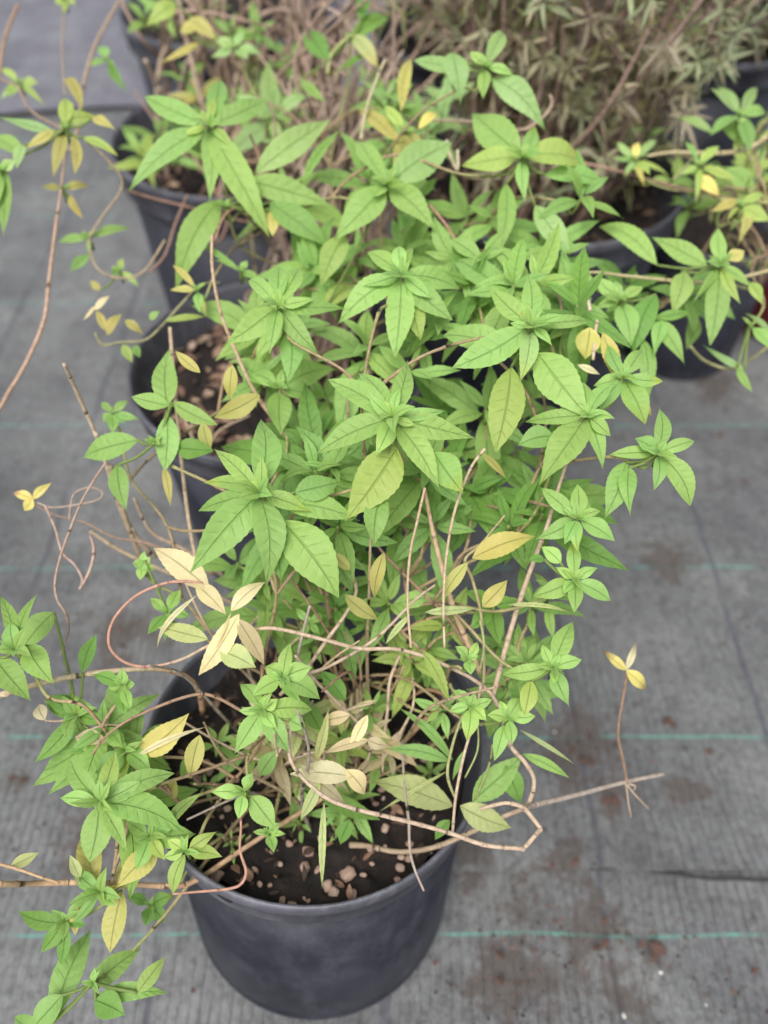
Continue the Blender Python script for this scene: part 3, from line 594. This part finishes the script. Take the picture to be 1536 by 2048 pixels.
for B, T, wd, c in [((905, 1520), (800, 1412), 26, 'm'), ((900, 1522), (770, 1498), 34, 'm'), ((905, 1612), (742, 1558), 76, 'p'), ((920, 1612), (1024, 1656), 62, 'p'), ((945, 1602), (1046, 1510), 66, 'm'), ((1012, 1530), (1042, 1606), 52, 'd'),
                    ((1045, 1508), (1142, 1556), 26, 'm'), ((1040, 1460), (1148, 1528), 11, 'p'), ((895, 1542), (752, 1623), 10, 'p'), ((900, 1640), (870, 1680), 30, 'd'), ((640, 1460), (600, 1390), 44, 'd'), ((690, 1400), (640, 1340), 46, 'd'), ((930, 1500), (905, 1560), 16, 'm'), ((640, 1590), (760, 1640), 44, 'd'), ((700, 1640), (680, 1690), 36, 'd'), ((520, 1550), (555, 1500), 44, 'm'), ((395, 1500), (360, 1560), 36, 'm'), ((370, 1590), (330, 1600), 36, 'o'), ((300, 1520), (320, 1560), 46, 'd')]:
    F.single(B, T, wd, c, "leaf", d=.50, serr=.03)
# bare stems of the front plant, traced one by one
TN, PK, BR, GY, OR_ = (.46, .36, .265), (.42, .23, .17), (.27, .17, .11), (.32, .28, .24), (.40, .28, .16)
def bare(pts, d0, d1, r, col, gap=.02, label=None, own=None, bump=.4):
    w_ = px(pts, d0, d1); dm = (d0 + d1) / 2; rr = [x * .66 * dm / FPX for x in (r if isinstance(r, list) else [r] * len(pts))]
    return (own or F).stem(w_, rr, col, "bare_stem", bump * .42, gap * .62, 9, label)
bare([(405, 1165), (365, 1163), (325, 1168), (270, 1193), (230, 1235), (217, 1275), (226, 1305), (258, 1328), (305, 1333), (365, 1318), (420, 1290), (490, 1264), (550, 1257), (650, 1280), (720, 1297), (790, 1298), (850, 1313), (900, 1335), (945, 1358), (985, 1392), (1005, 1440), (1020, 1490), (1050, 1525), (1068, 1560), (1060, 1600), (1045, 1618)], .445, .50,
     [3] + [4.5] * 10 + [6] * 9 + [7] * 6, [PK] * 9 + [TN] * 17, .022, "long bare stem curling round in a loop")
bare([(583, 1440), (582, 1522), (640, 1587), (700, 1615), (770, 1632), (850, 1652), (905, 1668), (970, 1690), (1040, 1697), (1048, 1696), (1076, 1664), (1080, 1656), (1052, 1620), (1045, 1614), (1010, 1606), (960, 1618)], .44, .485, [4, 5.5, 6, 6.5, 6.5, 6.5, 6.5, 7, 7, 7, 7, 7, 7, 7, 6, 6], TN, .02, "thick tan stem bent at a sharp corner past the rim")
bare([(1047, 1617, .487), (1085, 1606, .505), (1160, 1588, .525), (1250, 1564, .545), (1328, 1548, .56)], .52, .545, [8, 8, 7.5, 6.5, 5.5], GY, .04, "grey stem reaching out over the mat")
bare([(1254, 1566), (1246, 1520), (1237, 1480), (1238, 1440), (1246, 1395), (1254, 1345)], .545, .52, [5, 4, 4, 4, 4, 3.5], BR, .014)
bare([(1252, 1566), (1256, 1600), (1262, 1635)], .547, .56, [3, 2.5, 1.5], TN, .05, bump=0); bare([(1254, 1570), (1275, 1595), (1298, 1618)], .547, .555, [3, 2, 1.2], TN, .05, bump=0); bare([(1258, 1568), (1270, 1572), (1268, 1580)], .545, .55, [3, 3, 2], TN, .05, bump=0)
for T, wd, tc_ in [((1212, 1298), 24, (.16, .09, .09)), ((1276, 1284), 20, (.3, .2, .2)), ((1304, 1381), 34, (.4, .25, .1))]:
    F.single((1252, 1340), T, wd, 'c' if wd < 22 else 'Y', "yellow_leaf", d=.52, tipcol=tc_, curl=.45, fold=.6, label="small yellow leaf browning at its tip")
bare([(985, 1395), (1010, 1300), (1040, 1200), (1072, 1110), (1095, 1050), (1125, 950), (1160, 850)], .495, .475, [8, 8, 7.5, 7, 6, 5, 4], TN, .035)
bare([(960, 1345), (935, 1285), (910, 1225), (885, 1140), (865, 1060), (850, 980)], .50, .48, [9, 9, 8.5, 8, 7, 5], (.44, .32, .2), .03)
bare([(970, 897), (945, 930), (925, 975), (905, 1040), (892, 1120), (887, 1200), (889, 1295)], .44, .46, [4.5, 4.5, 4.5, 4.5, 4, 4, 4], (.48, .38, .26), .02, "pale broken stem sticking up from a branch")
bare([(850, 975), (835, 1040), (820, 1110), (815, 1200), (822, 1295)], .445, .455, 4.2, (.46, .35, .23), .02)
bare([(707, 1100), (706, 1150), (712, 1185), (690, 1230), (650, 1285), (615, 1335), (560, 1390)], .47, .50, [4, 5, 5, 5.5, 6, 6, 6], TN, .02)
bare([(735, 1060), (770, 1110), (840, 1180), (895, 1235), (930, 1290)], .485, .50, [4, 4.5, 4.5, 5, 5], BR, .03)
bare([(590, 1350), (640, 1340), (700, 1310), (760, 1270), (830, 1200), (870, 1170)], .48, .49, [6, 5.5, 5, 4.5, 4, 3.5], TN, .025)
bare([(620, 1210), (600, 1290), (592, 1340)], .47, .48, 4.5, GY, .02)
bare([(590, 1310), (630, 1360), (680, 1410), (720, 1450), (742, 1480), (735, 1520), (710, 1560)], .475, .52, [4, 4.5, 5, 5, 4.5, 4, 4], TN, .022)
bare([(765, 1545), (768, 1480), (775, 1420), (780, 1360), (800, 1310)], .53, .52, [4, 5, 5, 5, 4], TN, .03)
bare([(-60, 1762, .44), (0, 1768, .44), (75, 1767), (150, 1765), (250, 1768), (340, 1772), (390, 1762), (480, 1702), (560, 1650), (640, 1600), (700, 1555)], .44, .545, [8, 8, 8, 8, 8, 8, 8, 8, 8, 8, 8], [OR_] * 3 + [(.45, .30, .18)] * 8, .03, "thick tan stem lying across the pot's rim to the left")
bare([(-60, 1405, .45), (0, 1390, .45), (100, 1362), (200, 1345), (290, 1338), (345, 1343), (380, 1358), (398, 1385), (405, 1420)], .45, .53, [9, 9, 8.5, 8, 7, 7, 7.5, 8.5, 10], [(.46, .38, .25)] * 5 + [(.36, .22, .13)] * 4, .05, "thick pale stem running out to the left")
bare([(185, 1510), (205, 1480), (245, 1447), (300, 1420), (360, 1397), (405, 1388), (440, 1398), (480, 1420)], .45, .47, [3, 3.5, 4, 4.5, 5, 5, 5, 5], BR, .022)
bare([(480, 1590), (482, 1650), (480, 1700), (492, 1742), (482, 1768), (455, 1778), (400, 1783), (345, 1788)], .475, .46, [3, 3.5, 4, 4.5, 4.5, 4.5, 4, 3], PK, .05)
bare([(700, 1690), (735, 1692), (780, 1702), (820, 1703), (870, 1694), (930, 1670), (990, 1640), (1045, 1618)], .525, .50, [10, 8, 8, 8, 8, 8, 7.5, 7], (.30, .23, .16), .05, "thick grey brown stem lying on the soil")
bare([(905, 1665), (912, 1590), (928, 1510), (948, 1440), (962, 1370)], .475, .475, [4.5, 4.5, 4.5, 4.5, 4], TN, .022)
bare([(912, 1600), (895, 1550), (905, 1490), (925, 1430)], .48, .47, [4, 5, 4.5, 3.5], (.3, .33, .14), .05, bump=.15)
bare([(955, 1440), (955, 1500), (930, 1555)], .47, .48, 3, (.28, .34, .12), .05, bump=.1); bare([(985, 1490), (978, 1530), (950, 1600)], .47, .5, 3.5, (.28, .34, .12), .05, bump=.1)
bare([(960, 1240), (968, 1290), (960, 1340)], .48, .48, 3.5, (.3, .33, .14), .05, bump=.1); bare([(1010, 1030), (960, 1090), (930, 1120), (945, 1160), (962, 1230), (968, 1330), (965, 1390)], .475, .49, [3, 3.5, 5, 5, 4.5, 4.5, 5], (.32, .28, .14), .03)
bare([(800, 1410), (850, 1380), (890, 1395), (850, 1440), (810, 1480), (770, 1530)], .55, .55, [3, 6, 7, 8, 8, 7], (.34, .2, .11), .03)
bare([(818, 1645), (820, 1700), (830, 1740), (848, 1782)], .485, .468, [4.5, 4.5, 4, 3.5], GY, .05)
bare([(805, 1480), (808, 1560), (818, 1645)], .52, .485, [3.5, 4, 4.5], GY, .05)
bare([(582, 1440), (560, 1500), (520, 1520), (430, 1480), (370, 1445)], .50, .51, [4, 4, 3.5, 3.5, 3], TN, .03)
bare([(-40, 1718), (35, 1738), (75, 1752), (118, 1766)], .45, .44, [5, 5, 4.5, 4], OR_, .03)
bare([(22, 1732), (30, 1738)], .462, .45, 2.5, TN, .05); bare([(158, 1757), (160, 1766)], .462, .45, 2.5, TN, .05)
bare([(245, 1450), (200, 1452), (152, 1474)], .47, .462, [3, 3, 2.5], TN, .03); bare([(155, 1432), (120, 1442), (90, 1441)], .47, .462, [3, 3, 2.5], TN, .03)
for i in range(24):                                               # tangle of thin dry shoots in the pot's middle
    a = rnd(0, 6.28); q = F.root + Vector((math.cos(a), math.sin(a), 0)) * .06 * math.sqrt(random.random()); h = rnd(.08, .17); l_ = rv(.05); l_.z = 0
    F.stem([q, q + l_ * .4 + Vector((0, 0, h * .45)) + rv(.006), q + l_ + Vector((0, 0, h)) + rv(.01), q + l_ * 1.5 + Vector((rnd(-.02, .02), rnd(-.02, .02), h * 1.25))], [.0014, .0011, .0009, .0006], random.choice([TN, BR, GY, (.36, .28, .17)]), "bare_stem", .3, .02)

# ------------------------------------------------------------------ the plant in the second pot
S = Plant("verbena in the second pot with long arching leaves and grey sticks", M2 @ Vector((.02, 0, zs2)), .05)
ROS2 = [
 (418, 252, .60, [(295, 200, 60), (440, 148, 54, 'm'), (432, 188, 24, 'y'), (536, 197, 60), (366, 268, 26, 'y'), (466, 298, 24, 'y'), (418, 402, 60), (258, 382, 76), (538, 447, 82), (330, 240, 64, 'b', (405, 310))]),
 (775, 368, .58, [(718, 274, 56), (905, 285, 96, 'b'), (872, 462, 74), (668, 482, 88), (745, 395, 40), (800, 330, 30), (700, 420, 60, 'b', (760, 380)), (640, 560, 80, 'y', (690, 470)), (720, 560, 70, 'y', (650, 620))]),
 (810, 262, .62, [(822, 120, 44, 'Y', (802, 222)), (714, 206, 56, 'o', (800, 285)), (872, 214, 34, 'Y', (838, 258)), (770, 205, 36, 'y'), (845, 300, 40, 'o'), (790, 330, 40, 'o')]),
 (970, 132, .60, [(1012, 50, 50, 'b'), (940, 104, 28), (1026, 150, 26), (966, 202, 42), (1092, 250, 80, 'b', (985, 155)), (823, 108, 60, 'b', (945, 140)), (925, 200, 76, 'b', (905, 105))]),
 (1045, 312, .58, [(936, 210, 92), (922, 326, 78, 'y'), (1182, 315, 90, 'y'), (1052, 404, 40), (1000, 500, 66, 'm', (1012, 368)), (1142, 508, 82, 'b', (1070, 412)), (1204, 366, 64, 'm', (1090, 350)), (1070, 250, 40, 'm')]),
 (965, 522, .54, [(898, 472, 52), (1018, 455, 36), (948, 510, 26), (1055, 565, 60, 'b'), (1082, 642, 72, 'b', (1000, 560)), (905, 575, 56, 'm', (970, 530)), (985, 605, 52, 'm')]),
 (700, 75, .72, [(598, 42, 62, 'd', (655, 122)), (784, 12, 56, 'd', (700, 78)), (672, 148, 24, 'd', (736, 104)), (755, 130, 52, 'p', (705, 70)), (650, 200, 40, 'm', (600, 160)), (725, -30, 40, 'd', (722, 40))]),
 (450, 410, .60, [(352, 575, 92, 'g', (440, 400)), (664, 240, 88, 'b', (512, 345)), (684, 256, 30, 'm', (605, 362)), (672, 412, 84, 'g', (492, 360)), (662, 490, 96, 'm', (540, 405)), (545, 470, 44, 'o', (545, 420))]),
 (470, 95, .75, [(490, 60, 28, 'b'), (430, 80, 34, 'b'), (495, 115, 34, 'b'), (520, 105, 26, 'b'), (420, 110, 26, 'b'), (400, 60, 50, 'o', (360, 60)), (316, 128, 26, 'o', (398, 85)), (430, 75, 50, 'o', (380, 35)), (290, 45, 60, 'y', (350, 5))]),
 (395, 580, .58, [(340, 580, 26, 'o'), (398, 625, 30, 'm'), (412, 632, 16, 'o'), (345, 530, 20, 'o')]),
 (480, 540, .60, [(430, 520, 20, 'm'), (495, 520, 20, 'm'), (520, 560, 24, 'm'), (400, 490, 20, 'm')]),
]
for r in ROS2: S.rosette(r[0], r[1], r[2], r[3], big=70)
for (x0, x1, y0, y1, n, d0, d1, sz, codes) in [(560, 1000, 330, 560, 15, .60, .70, .05, 'mmgm'), (850, 1180, 380, 640, 10, .56, .64, .045, 'mgm'), (760, 900, 120, 330, 8, .68, .76, .04, 'mb'), (380, 600, 150, 320, 6, .72, .8, .04, 'mb')]:
    for i in range(n): S.auto(P(rnd(x0, x1), rnd(y0, y1), rnd(d0, d1)), sz * rnd(.8, 1.2), random.choice(codes), n=random.choice((6, 8)))
def sb(*a, **k): return bare(*a, own=S, **k)
sb([(128, 728), (145, 765), (165, 810), (192, 870), (215, 935), (235, 1000), (265, 1065), (310, 1115)], .50, .60, [5, 6, 6, 6, 7, 8, 9, 9], TN, .03, label="grey stick leaning out to the left")
sb([(340, 655), (345, 720), (352, 800), (360, 890), (372, 1000), (385, 1085), (395, 1130)], .56, .53, [6, 6, 6, 6, 6, 6, 6], (.40, .31, .22), .04, label="straight bare stick with its cut end up")
sb([(424, 470), (425, 540), (440, 620), (470, 700), (510, 785), (555, 850), (600, 910)], .53, .54, [4.5, 5, 5, 5.5, 6, 6, 6], (.42, .31, .2), .03)
sb([(430, 480), (450, 430), (490, 400), (520, 330), (500, 270)], .58, .64, 4, (.3, .17, .12), .03)
sb([(212, 925), (185, 965), (160, 1010), (140, 1060), (122, 1110), (110, 1165), (115, 1200), (130, 1225), (137, 1260), (120, 1310)], .50, .50, [4, 4, 4, 4.5, 4.5, 4, 4, 4, 4, 2], (.33, .24, .19), .03)
sb([(90, 1010), (110, 1055), (125, 1105), (150, 1130), (165, 1160), (160, 1178), (180, 1140), (188, 1100), (180, 1070)], .52, .52, [4, 4, 4, 4, 5, 5, 5.5, 5.5, 3], (.36, .26, .22), .03)
sb([(180, 1062), (230, 1095), (290, 1125), (370, 1160), (470, 1210), (560, 1260)], .56, .58, [6, 7, 7, 7, 7, 6], (.32, .26, .18), .04)
sb([(75, 1005), (105, 1015), (150, 1010), (195, 1000), (205, 985), (185, 975), (160, 980), (145, 995), (138, 1040)], .53, .53, 3.5, (.30, .24, .2), .04)
sb([(60, 1003), (110, 1030), (170, 1045), (230, 1075), (290, 1085), (350, 1110), (430, 1150)], .53, .57, [3, 3, 3.5, 4, 5, 6, 6], (.28, .2, .15), .04)
sb([(268, 995), (285, 1035), (310, 1070), (370, 1100), (430, 1140), (500, 1190)], .55, .58, [5, 5, 6, 7, 7, 7], (.32, .25, .19), .04)
sb([(220, 930), (240, 1000), (255, 1050), (275, 1100), (285, 1130)], .54, .58, [9, 9, 8, 8, 8], (.34, .27, .18), .05)
for T, wd in [((24, 984), 24), ((100, 967), 20), ((48, 1022), 26)]: S.single((66, 998), T, wd, 'Y', "yellow_leaf", d=.53, tipcol=(.4, .2, .15) if wd == 24 else None)
sb([(300, 800), (345, 790), (400, 900), (440, 860), (500, 830)], .64, .66, 3, TN, .04)
sb([(190, 665), (205, 690), (240, 685), (290, 680), (325, 650), (370, 600), (400, 570), (440, 565)], .60, .62, [3.5, 3.5, 4, 4, 4, 4, 3.5, 3], (.24, .24, .12), .04, bump=.2)
for B, T, wd, c in [((190, 620), (215, 588), 22, 'c'), ((190, 612), (165, 640), 10, 'c'), ((210, 660), (190, 618), 20, 'o'), ((215, 670), (240, 625), 26, 'o'), ((250, 640), (285, 665), 22, 'o'), ((245, 690), (265, 725), 24, 'y'), ((270, 690), (280, 715), 20, 'd'), ((330, 642), (412, 630), 18, 'y'), ((300, 640), (318, 622), 18, 'm')]:
    S.single(B, T, wd, c, "yellow_leaf" if c != 'c' else "dried_leaf", d=.60)
sb([(860, 410), (905, 470), (930, 540), (960, 600), (1000, 660)], .60, .56, 4, (.36, .2, .14), .03)
sb([(1060, 512), (1090, 540), (1120, 600), (1122, 640)], .54, .52, 4, (.36, .25, .18), .03); sb([(1180, 620), (1178, 590), (1200, 550)], .5, .53, 5, (.6, .52, .38), .02); sb([(1186, 720), (1190, 670), (1195, 640)], .5, .5, 5, (.5, .42, .3), .02)
sb([(770, 120), (745, 180), (730, 230), (722, 280)], .64, .63, 5, (.4, .36, .22), .03); sb([(655, 148), (665, 105), (700, 72)], .70, .71, 5, (.32, .36, .14), .05)
sb([(1100, 190), (1103, 210), (1085, 235), (1040, 260), (960, 245), (860, 240)], .66, .68, 4, (.45, .34, .26), .04); sb([(915, 300), (915, 340), (900, 310), (893, 280)], .63, .63, 4.5, (.5, .45, .32), .03)
# bundle of dry brown stems behind the leaves
for i in range(60):
    q = M2 @ Vector((rnd(-.01, .07), rnd(.0, .10), zs2)); d = rnd(.70, 1.0); xx = rnd(520, 800)
    e = P(xx + rnd(-60, 60), rnd(-60, 260), d); m = q.lerp(e, .5) + rv(.035) + Vector((0, 0, -.03))
    S.stem([q, q.lerp(m, .5) + rv(.025), m + rv(.03), m.lerp(e, .5) + rv(.06), e], [.0026, .0024, .002, .0017, .001], random.choice([(.36, .27, .22), (.28, .20, .165), (.44, .35, .28), (.24, .17, .135)]), "bare_stem", .25, .035)
# ------------------------------------------------------------------ plant of the third pot: dry, twiggy, few leaves
T3 = Plant("half dry twiggy verbena with curling brown stems beside the pale fabric", M3 @ Vector((0, 0, zs3)), .09)
for i in range(70):
    a = rnd(0, 6.28); r = .13 * math.sqrt(random.random()); q = M3 @ Vector((r * math.cos(a) + .02, r * math.sin(a), zs3)); h = rnd(.08, .34); l_ = Vector((rnd(-.08, .16), rnd(-.12, .12), 0))
    T3.stem([q, q + l_ * .3 + Vector((0, 0, h * .4)) + rv(.03), q + l_ + Vector((0, 0, h * .8)) + rv(.05), q + l_ * 1.6 + Vector((0, 0, h)) + rv(.07)], [.003, .0026, .002, .0012], random.choice([(.33, .235, .18), (.26, .18, .14), (.38, .29, .22)]), "bare_stem", .25, .04)
def loop(own, cx, cy, d, rx, ry, r, col):
    own.stem(px([(cx + rx * math.cos(a), cy + ry * math.sin(a), d + .02 * math.sin(a * .7)) for a in [k * .6 - 2.8 for k in range(11)]], d), r, col, "bare_stem", .2, .04)
loop(T3, 500, 290, .82, 36, 34, .0022, (.40, .28, .2)); loop(T3, 490, 300, .84, 55, 24, .002, (.36, .25, .18)); loop(T3, 560, 70, .95, 60, 50, .0026, (.36, .27, .21)); loop(T3, 620, 250, .85, 70, 40, .002, (.42, .33, .24))
for cx, cy in [(330, 270), (280, 300), (300, 330), (345, 315), (400, 180), (380, 150), (470, 200), (500, 150), (540, 200), (610, 300), (660, 340), (420, 30), (520, 60), (450, 60), (560, 130), (620, 170), (340, 20), (300, 20), (740, 170), (690, 220), (560, 250)]:
    T3.auto(P(cx + rnd(-15, 15), cy + rnd(-15, 15), rnd(.86, .98)), .045, random.choice('oymmgg'), n=6, narrow=.28)
bare([(290, 120), (315, 170), (345, 215), (360, 250)], .86, .95, [7, 8, 8, 8], (.38, .3, .25), .05, own=T3); bare([(340, 190), (350, 230), (360, 270)], .9, .97, 7, (.34, .26, .22), .05, own=T3); bare([(375, 120), (360, 190), (365, 260)], .9, .97, 6, (.36, .28, .23), .05, own=T3)
bare([(380, 300), (450, 420), (440, 480), (395, 500)], .86, .75, 4, (.3, .18, .14), .04, own=T3); bare([(255, 380), (300, 395), (400, 420), (520, 450), (650, 470)], .72, .74, 3.5, (.3, .17, .12), .03, own=T3)
bare([(375, 390), (350, 450), (330, 510), (300, 545)], .72, .68, 4, (.28, .17, .13), .03, own=T3)

# ------------------------------------------------------------------ dry needle leaved shrubs
def shrub(label, M, zs, n, hh, spread, bias, codes, per=8, seed=1):
    random.seed(seed)
    t = thing("needle_shrub", label, "shrub", M @ Vector((0, 0, zs)), "dry needle leaved shrubs")
    for i in range(n):
        a = rnd(0, 6.28); r = .10 * math.sqrt(random.random()); q = M @ Vector((r * math.cos(a), r * math.sin(a), zs))
        h = hh * rnd(.55, 1.1); out = Vector((math.cos(a), math.sin(a), 0)) * spread * rnd(.3, 1.1) + bias
        pts = [q, q + out * .2 + Vector((0, 0, h * .35)) + rv(.015), q + out * .6 + Vector((0, 0, h * .7)) + rv(.025), q + out + Vector((0, 0, h)) + rv(.03)]
        b = MB(); c0 = random.choice([(.20, .135, .11), (.25, .17, .14), (.15, .10, .085)])
        b.tube(pts, [.0034, .003, .0024, .0016], c0, bump=.2, gap=.04); st = b.build("stem", STEM, t, pts[0])
        nb = MB()
        for k in range(per):
            f = .2 + .8 * (k + random.random()) / per; j = min(2, int(f * 3)); c = pts[j].lerp(pts[j + 1], f * 3 - j); ax = (pts[j + 1] - pts[j]).normalized(); u = ax.orthogonal().normalized(); v = ax.cross(u)
            if random.random() < .7:                         # a short side twig
                d = (u * rnd(-1, 1) + v * rnd(-1, 1)).normalized() * rnd(.02, .06) + Vector((0, 0, rnd(-.01, .03)))
                nb.tube([c, c + d * .5 + Vector((0, 0, .004)), c + d], [.0014, .0011, .0008], c0, seg=5, sub=2); c = c + d; ax = (d.normalized() + Vector((0, 0, .4))).normalized(); u = ax.orthogonal().normalized(); v = ax.cross(u)
            a1 = rnd(0, 6.28); code = random.choice(codes)
            for m in range(random.choice((7, 10, 13))):
                al = a1 + m * 2.4; L = rnd(.016, .036); el = rnd(-.4, 1.0); d = (u * math.cos(al) + v * math.sin(al)) * math.cos(el) + ax * math.sin(el) + Vector((0, 0, -.25))
                nb.leaf(c - ax * .002 * m, c - ax * .002 * m + d * L, L * rnd(.09, .17), ax + rv(.4), tint2(code), rnd(-.1, .15), rnd(.1, .4), 5, 0)
        tag(nb.build("needle_foliage", LEAF, st, pts[0]), kind="stuff")
    return t
NC = dict(a=(.30, .28, .19), b=(.40, .34, .25), c=(.24, .27, .17), d=(.24, .27, .20), e=(.27, .23, .18), f=(.28, .33, .21))
def tint2(c):
    k = rnd(1.0, 1.75); x = NC[c]; return (x[0] * k, x[1] * k, x[2] * k)
shrub("dry brown needle leaved shrub in the black pot behind the green verbena", M4, zs4, 85, .42, .16, Vector((.06, .08, 0)), 'aabceec', 8, 11)
shrub("dry needle shrub standing at the back, its top cut by the picture edge", Matrix.Translation(P6), .275, 80, .40, .17, Vector((0, -.02, 0)), 'abcec', 7, 12)
shrub("grey green needle shrub at the back right above the leafy branch", Matrix.Translation(P7), .275, 95, .40, .22, Vector((0, -.04, 0)), 'dfcdae', 8, 13)
random.seed(21)
# ------------------------------------------------------------------ leafy plant of the red pot on the right
E_ = Plant("leafy verbena with trailing yellow green shoots in the small black pot", P10 + Vector((0, 0, .185)), .04)
ROS3 = [
 (1240, 600, .56, [(1194, 556, 50), (1286, 574, 36), (1190, 616, 30), (1262, 692, 62), (1230, 560, 24), (1300, 795, 56, 'm', (1288, 680)), (1270, 690, 78, 'd', (1312, 588)), (1374, 724, 60, 'm', (1312, 640)), (1308, 705, 42, 'm', (1322, 640)), (1380, 625, 36, 'd', (1310, 635))]),
 (1440, 530, .58, [(1436, 456, 42), (1425, 682, 66, 'g'), (1502, 570, 40), (1348, 618, 70, 'y', (1368, 545)), (1196, 435, 76, 'g', (1314, 530)), (1300, 474, 70, 'g', (1414, 532)), (1490, 500, 46, 'o', (1455, 520)), (1525, 610, 36, 'y', (1500, 565)), (1480, 600, 30, 'y'), (1385, 600, 24, 'm')]),
 (1480, 230, .70, [(1418, 172, 22, 'b'), (1435, 165, 28, 'b'), (1478, 245, 40, 'b'), (1352, 228, 28, 'b', (1425, 265)), (1540, 220, 40, 'm'), (1500, 300, 40, 'm'), (1440, 245, 50, 'm', (1500, 290)), (1520, 170, 30, 'b'), (1420, 270, 36, 'm')]),
 (1400, 330, .68, [(1370, 280, 20, 'm'), (1440, 290, 26, 'y'), (1360, 350, 18, 'y'), (1390, 400, 20, 'y'), (1440, 385, 44, 'Y', (1390, 352)), (1522, 400, 56, 'm', (1452, 335)), (1470, 360, 30, 'y'), (1420, 300, 24, 'y')]),
 (1270, 320, .70, [(1235, 283, 22, 'b'), (1270, 340, 30, 'b'), (1225, 315, 16, 'm'), (1278, 280, 26, 'Y'), (1315, 275, 24, 'b'), (1300, 350, 24, 'y'), (1345, 345, 18, 'y'), (1290, 375, 18, 'o'), (1250, 350, 16, 'b')]),
 (1480, 410, .66, [(1420, 425, 36, 'o', (1475, 400)), (1480, 478, 36, 'o', (1500, 410)), (1540, 440, 40, 'y'), (1455, 440, 14, 'y'), (1530, 380, 30, 'y')]),
 (1500, 650, .60, [(1405, 690, 20, 'b', (1490, 740)), (1505, 785, 24, 'm', (1475, 735)), (1545, 700, 40, 'm'), (1490, 625, 22, 'b', (1545, 670))]),
]
for r in ROS3: E_.rosette(r[0], r[1], r[2], r[3], big=70)
for i in range(10): E_.auto(P(rnd(1230, 1540), rnd(260, 420), rnd(.72, .84)), .04, random.choice('ymb'), n=6, narrow=.3)
for i in range(6): E_.auto(P(rnd(1230, 1420), rnd(560, 680), rnd(.6, .66)), .04, random.choice('md'), n=6, narrow=.34)
def eb(*a, **k): return bare(*a, own=E_, **k)
eb([(1100, 560), (1180, 545), (1250, 552), (1330, 560), (1400, 565), (1470, 558), (1560, 535)], .56, .64, [3, 4, 5, 5.5, 6, 6, 6], (.42, .38, .2), .03); eb([(1380, 692), (1410, 722), (1460, 738), (1500, 720), (1540, 690)], .6, .64, 5, (.26, .27, .12), .05)
eb([(1295, 312), (1340, 305), (1400, 306), (1460, 305), (1510, 290), (1560, 250)], .70, .72, [4, 5, 6, 6, 6, 6], (.48, .42, .24), .04); eb([(1160, 325), (1230, 340), (1320, 365), (1400, 385), (1460, 395), (1560, 410)], .72, .7, [4, 4, 4, 4, 4, 5], (.36, .23, .17), .03)
eb([(1345, 360), (1370, 335), (1385, 315)], .69, .7, 4, (.3, .34, .14), .05, bump=.1); eb([(1440, 398), (1500, 402), (1560, 410)], .66, .68, 4, (.4, .42, .16), .05, bump=.1)
for i in range(14): E_.to_root(P(rnd(1420, 1560), rnd(200, 560), rnd(.66, .8)))
# ------------------------------------------------------------------ branches reaching in from the pot on the left
L_ = Plant("thin yellowish verbena branches reaching in from the left pot", P9 + Vector((.03, .0, .235)), .04)
ROS4 = [
 (130, 255, .62, [(128, 190, 46, 'y'), (196, 228, 44, 'y', (120, 245)), (0, 236, 40, 'b', (110, 265)), (-20, 270, 56, 'g', (45, 310)), (50, 292, 36, 'o', (110, 260)), (108, 360, 44, 'o', (128, 262)), (150, 350, 34, 'o', (145, 270)), (235, 310, 30, 'y', (165, 275)), (228, 255, 36, 'o', (185, 235)), (115, 138, 34, 'o', (165, 215)), (30, 330, 40, 'b', (45, 290))]),
 (125, 378, .66, [(84, 375, 26, 'o'), (176, 368, 26, 'o'), (160, 430, 22, 'o', (140, 390))]),
 (40, 165, .75, [(0, 135, 22, 'y'), (75, 165, 30, 'y'), (20, 190, 30, 'y'), (0, 200, 20, 'b'), (90, 205, 20, 'y')]),
 (180, 475, .66, [(116, 485, 28, 'm'), (258, 455, 26, 'm'), (140, 545, 36, 'm', (178, 510)), (175, 500, 16, 'm')]),
 (240, 540, .66, [(222, 545, 26, 'd'), (245, 515, 18, 'y'), (180, 560, 24, 'o', (200, 580)), (275, 570, 16, 'y')]),
 (0, 340, .60, [(10, 480, 44, 'm', (5, 330)), (-10, 420, 40, 'm'), (30, 320, 30, 'b')]),
 (130, 0, .80, [(110, 5, 24, 'y'), (150, 10, 24, 'y'), (128, 25, 20, 'y')]),
 (215, 120, .80, [(250, 175, 26, 'd'), (195, 85, 30, 'm'), (180, 130, 20, 'm'), (225, 130, 20, 'm')]),
]
for r in ROS4: L_.rosette(r[0], r[1], r[2], r[3], big=70, root=False)
def lb(*a, **k): return bare(*a, own=L_, **k)
lb([(132, 290), (122, 380), (112, 450), (98, 560), (88, 640), (55, 720), (20, 780), (-30, 850), (-200, 1000, .66)], .64, .60, [3, 4, 5, 5.5, 6, 6, 6, 6, 6], (.40, .27, .19), .04)
lb([(240, 0), (200, 70), (180, 120), (165, 180), (155, 260), (140, 300)], .80, .68, 5, (.36, .27, .18), .04); lb([(36, 10), (15, 60), (5, 100), (-10, 180), (-60, 300)], .78, .74, 5, (.34, .22, .14), .04)
lb([(170, 280), (215, 320), (245, 370), (200, 440), (180, 480), (190, 530), (230, 555), (285, 545), (330, 480)], .65, .66, 3.5, (.34, .27, .17), .04); lb([(130, 260), (60, 220), (30, 170), (-40, 150)], .66, .75, 3.5, (.3, .22, .15), .04); lb([(128, 20), (125, 100), (130, 190)], .8, .66, 3, (.3, .24, .16), .04)
lb([(5, 335), (-30, 400), (-80, 520), (-200, 700)], .62, .66, 4, (.3, .24, .16), .04)
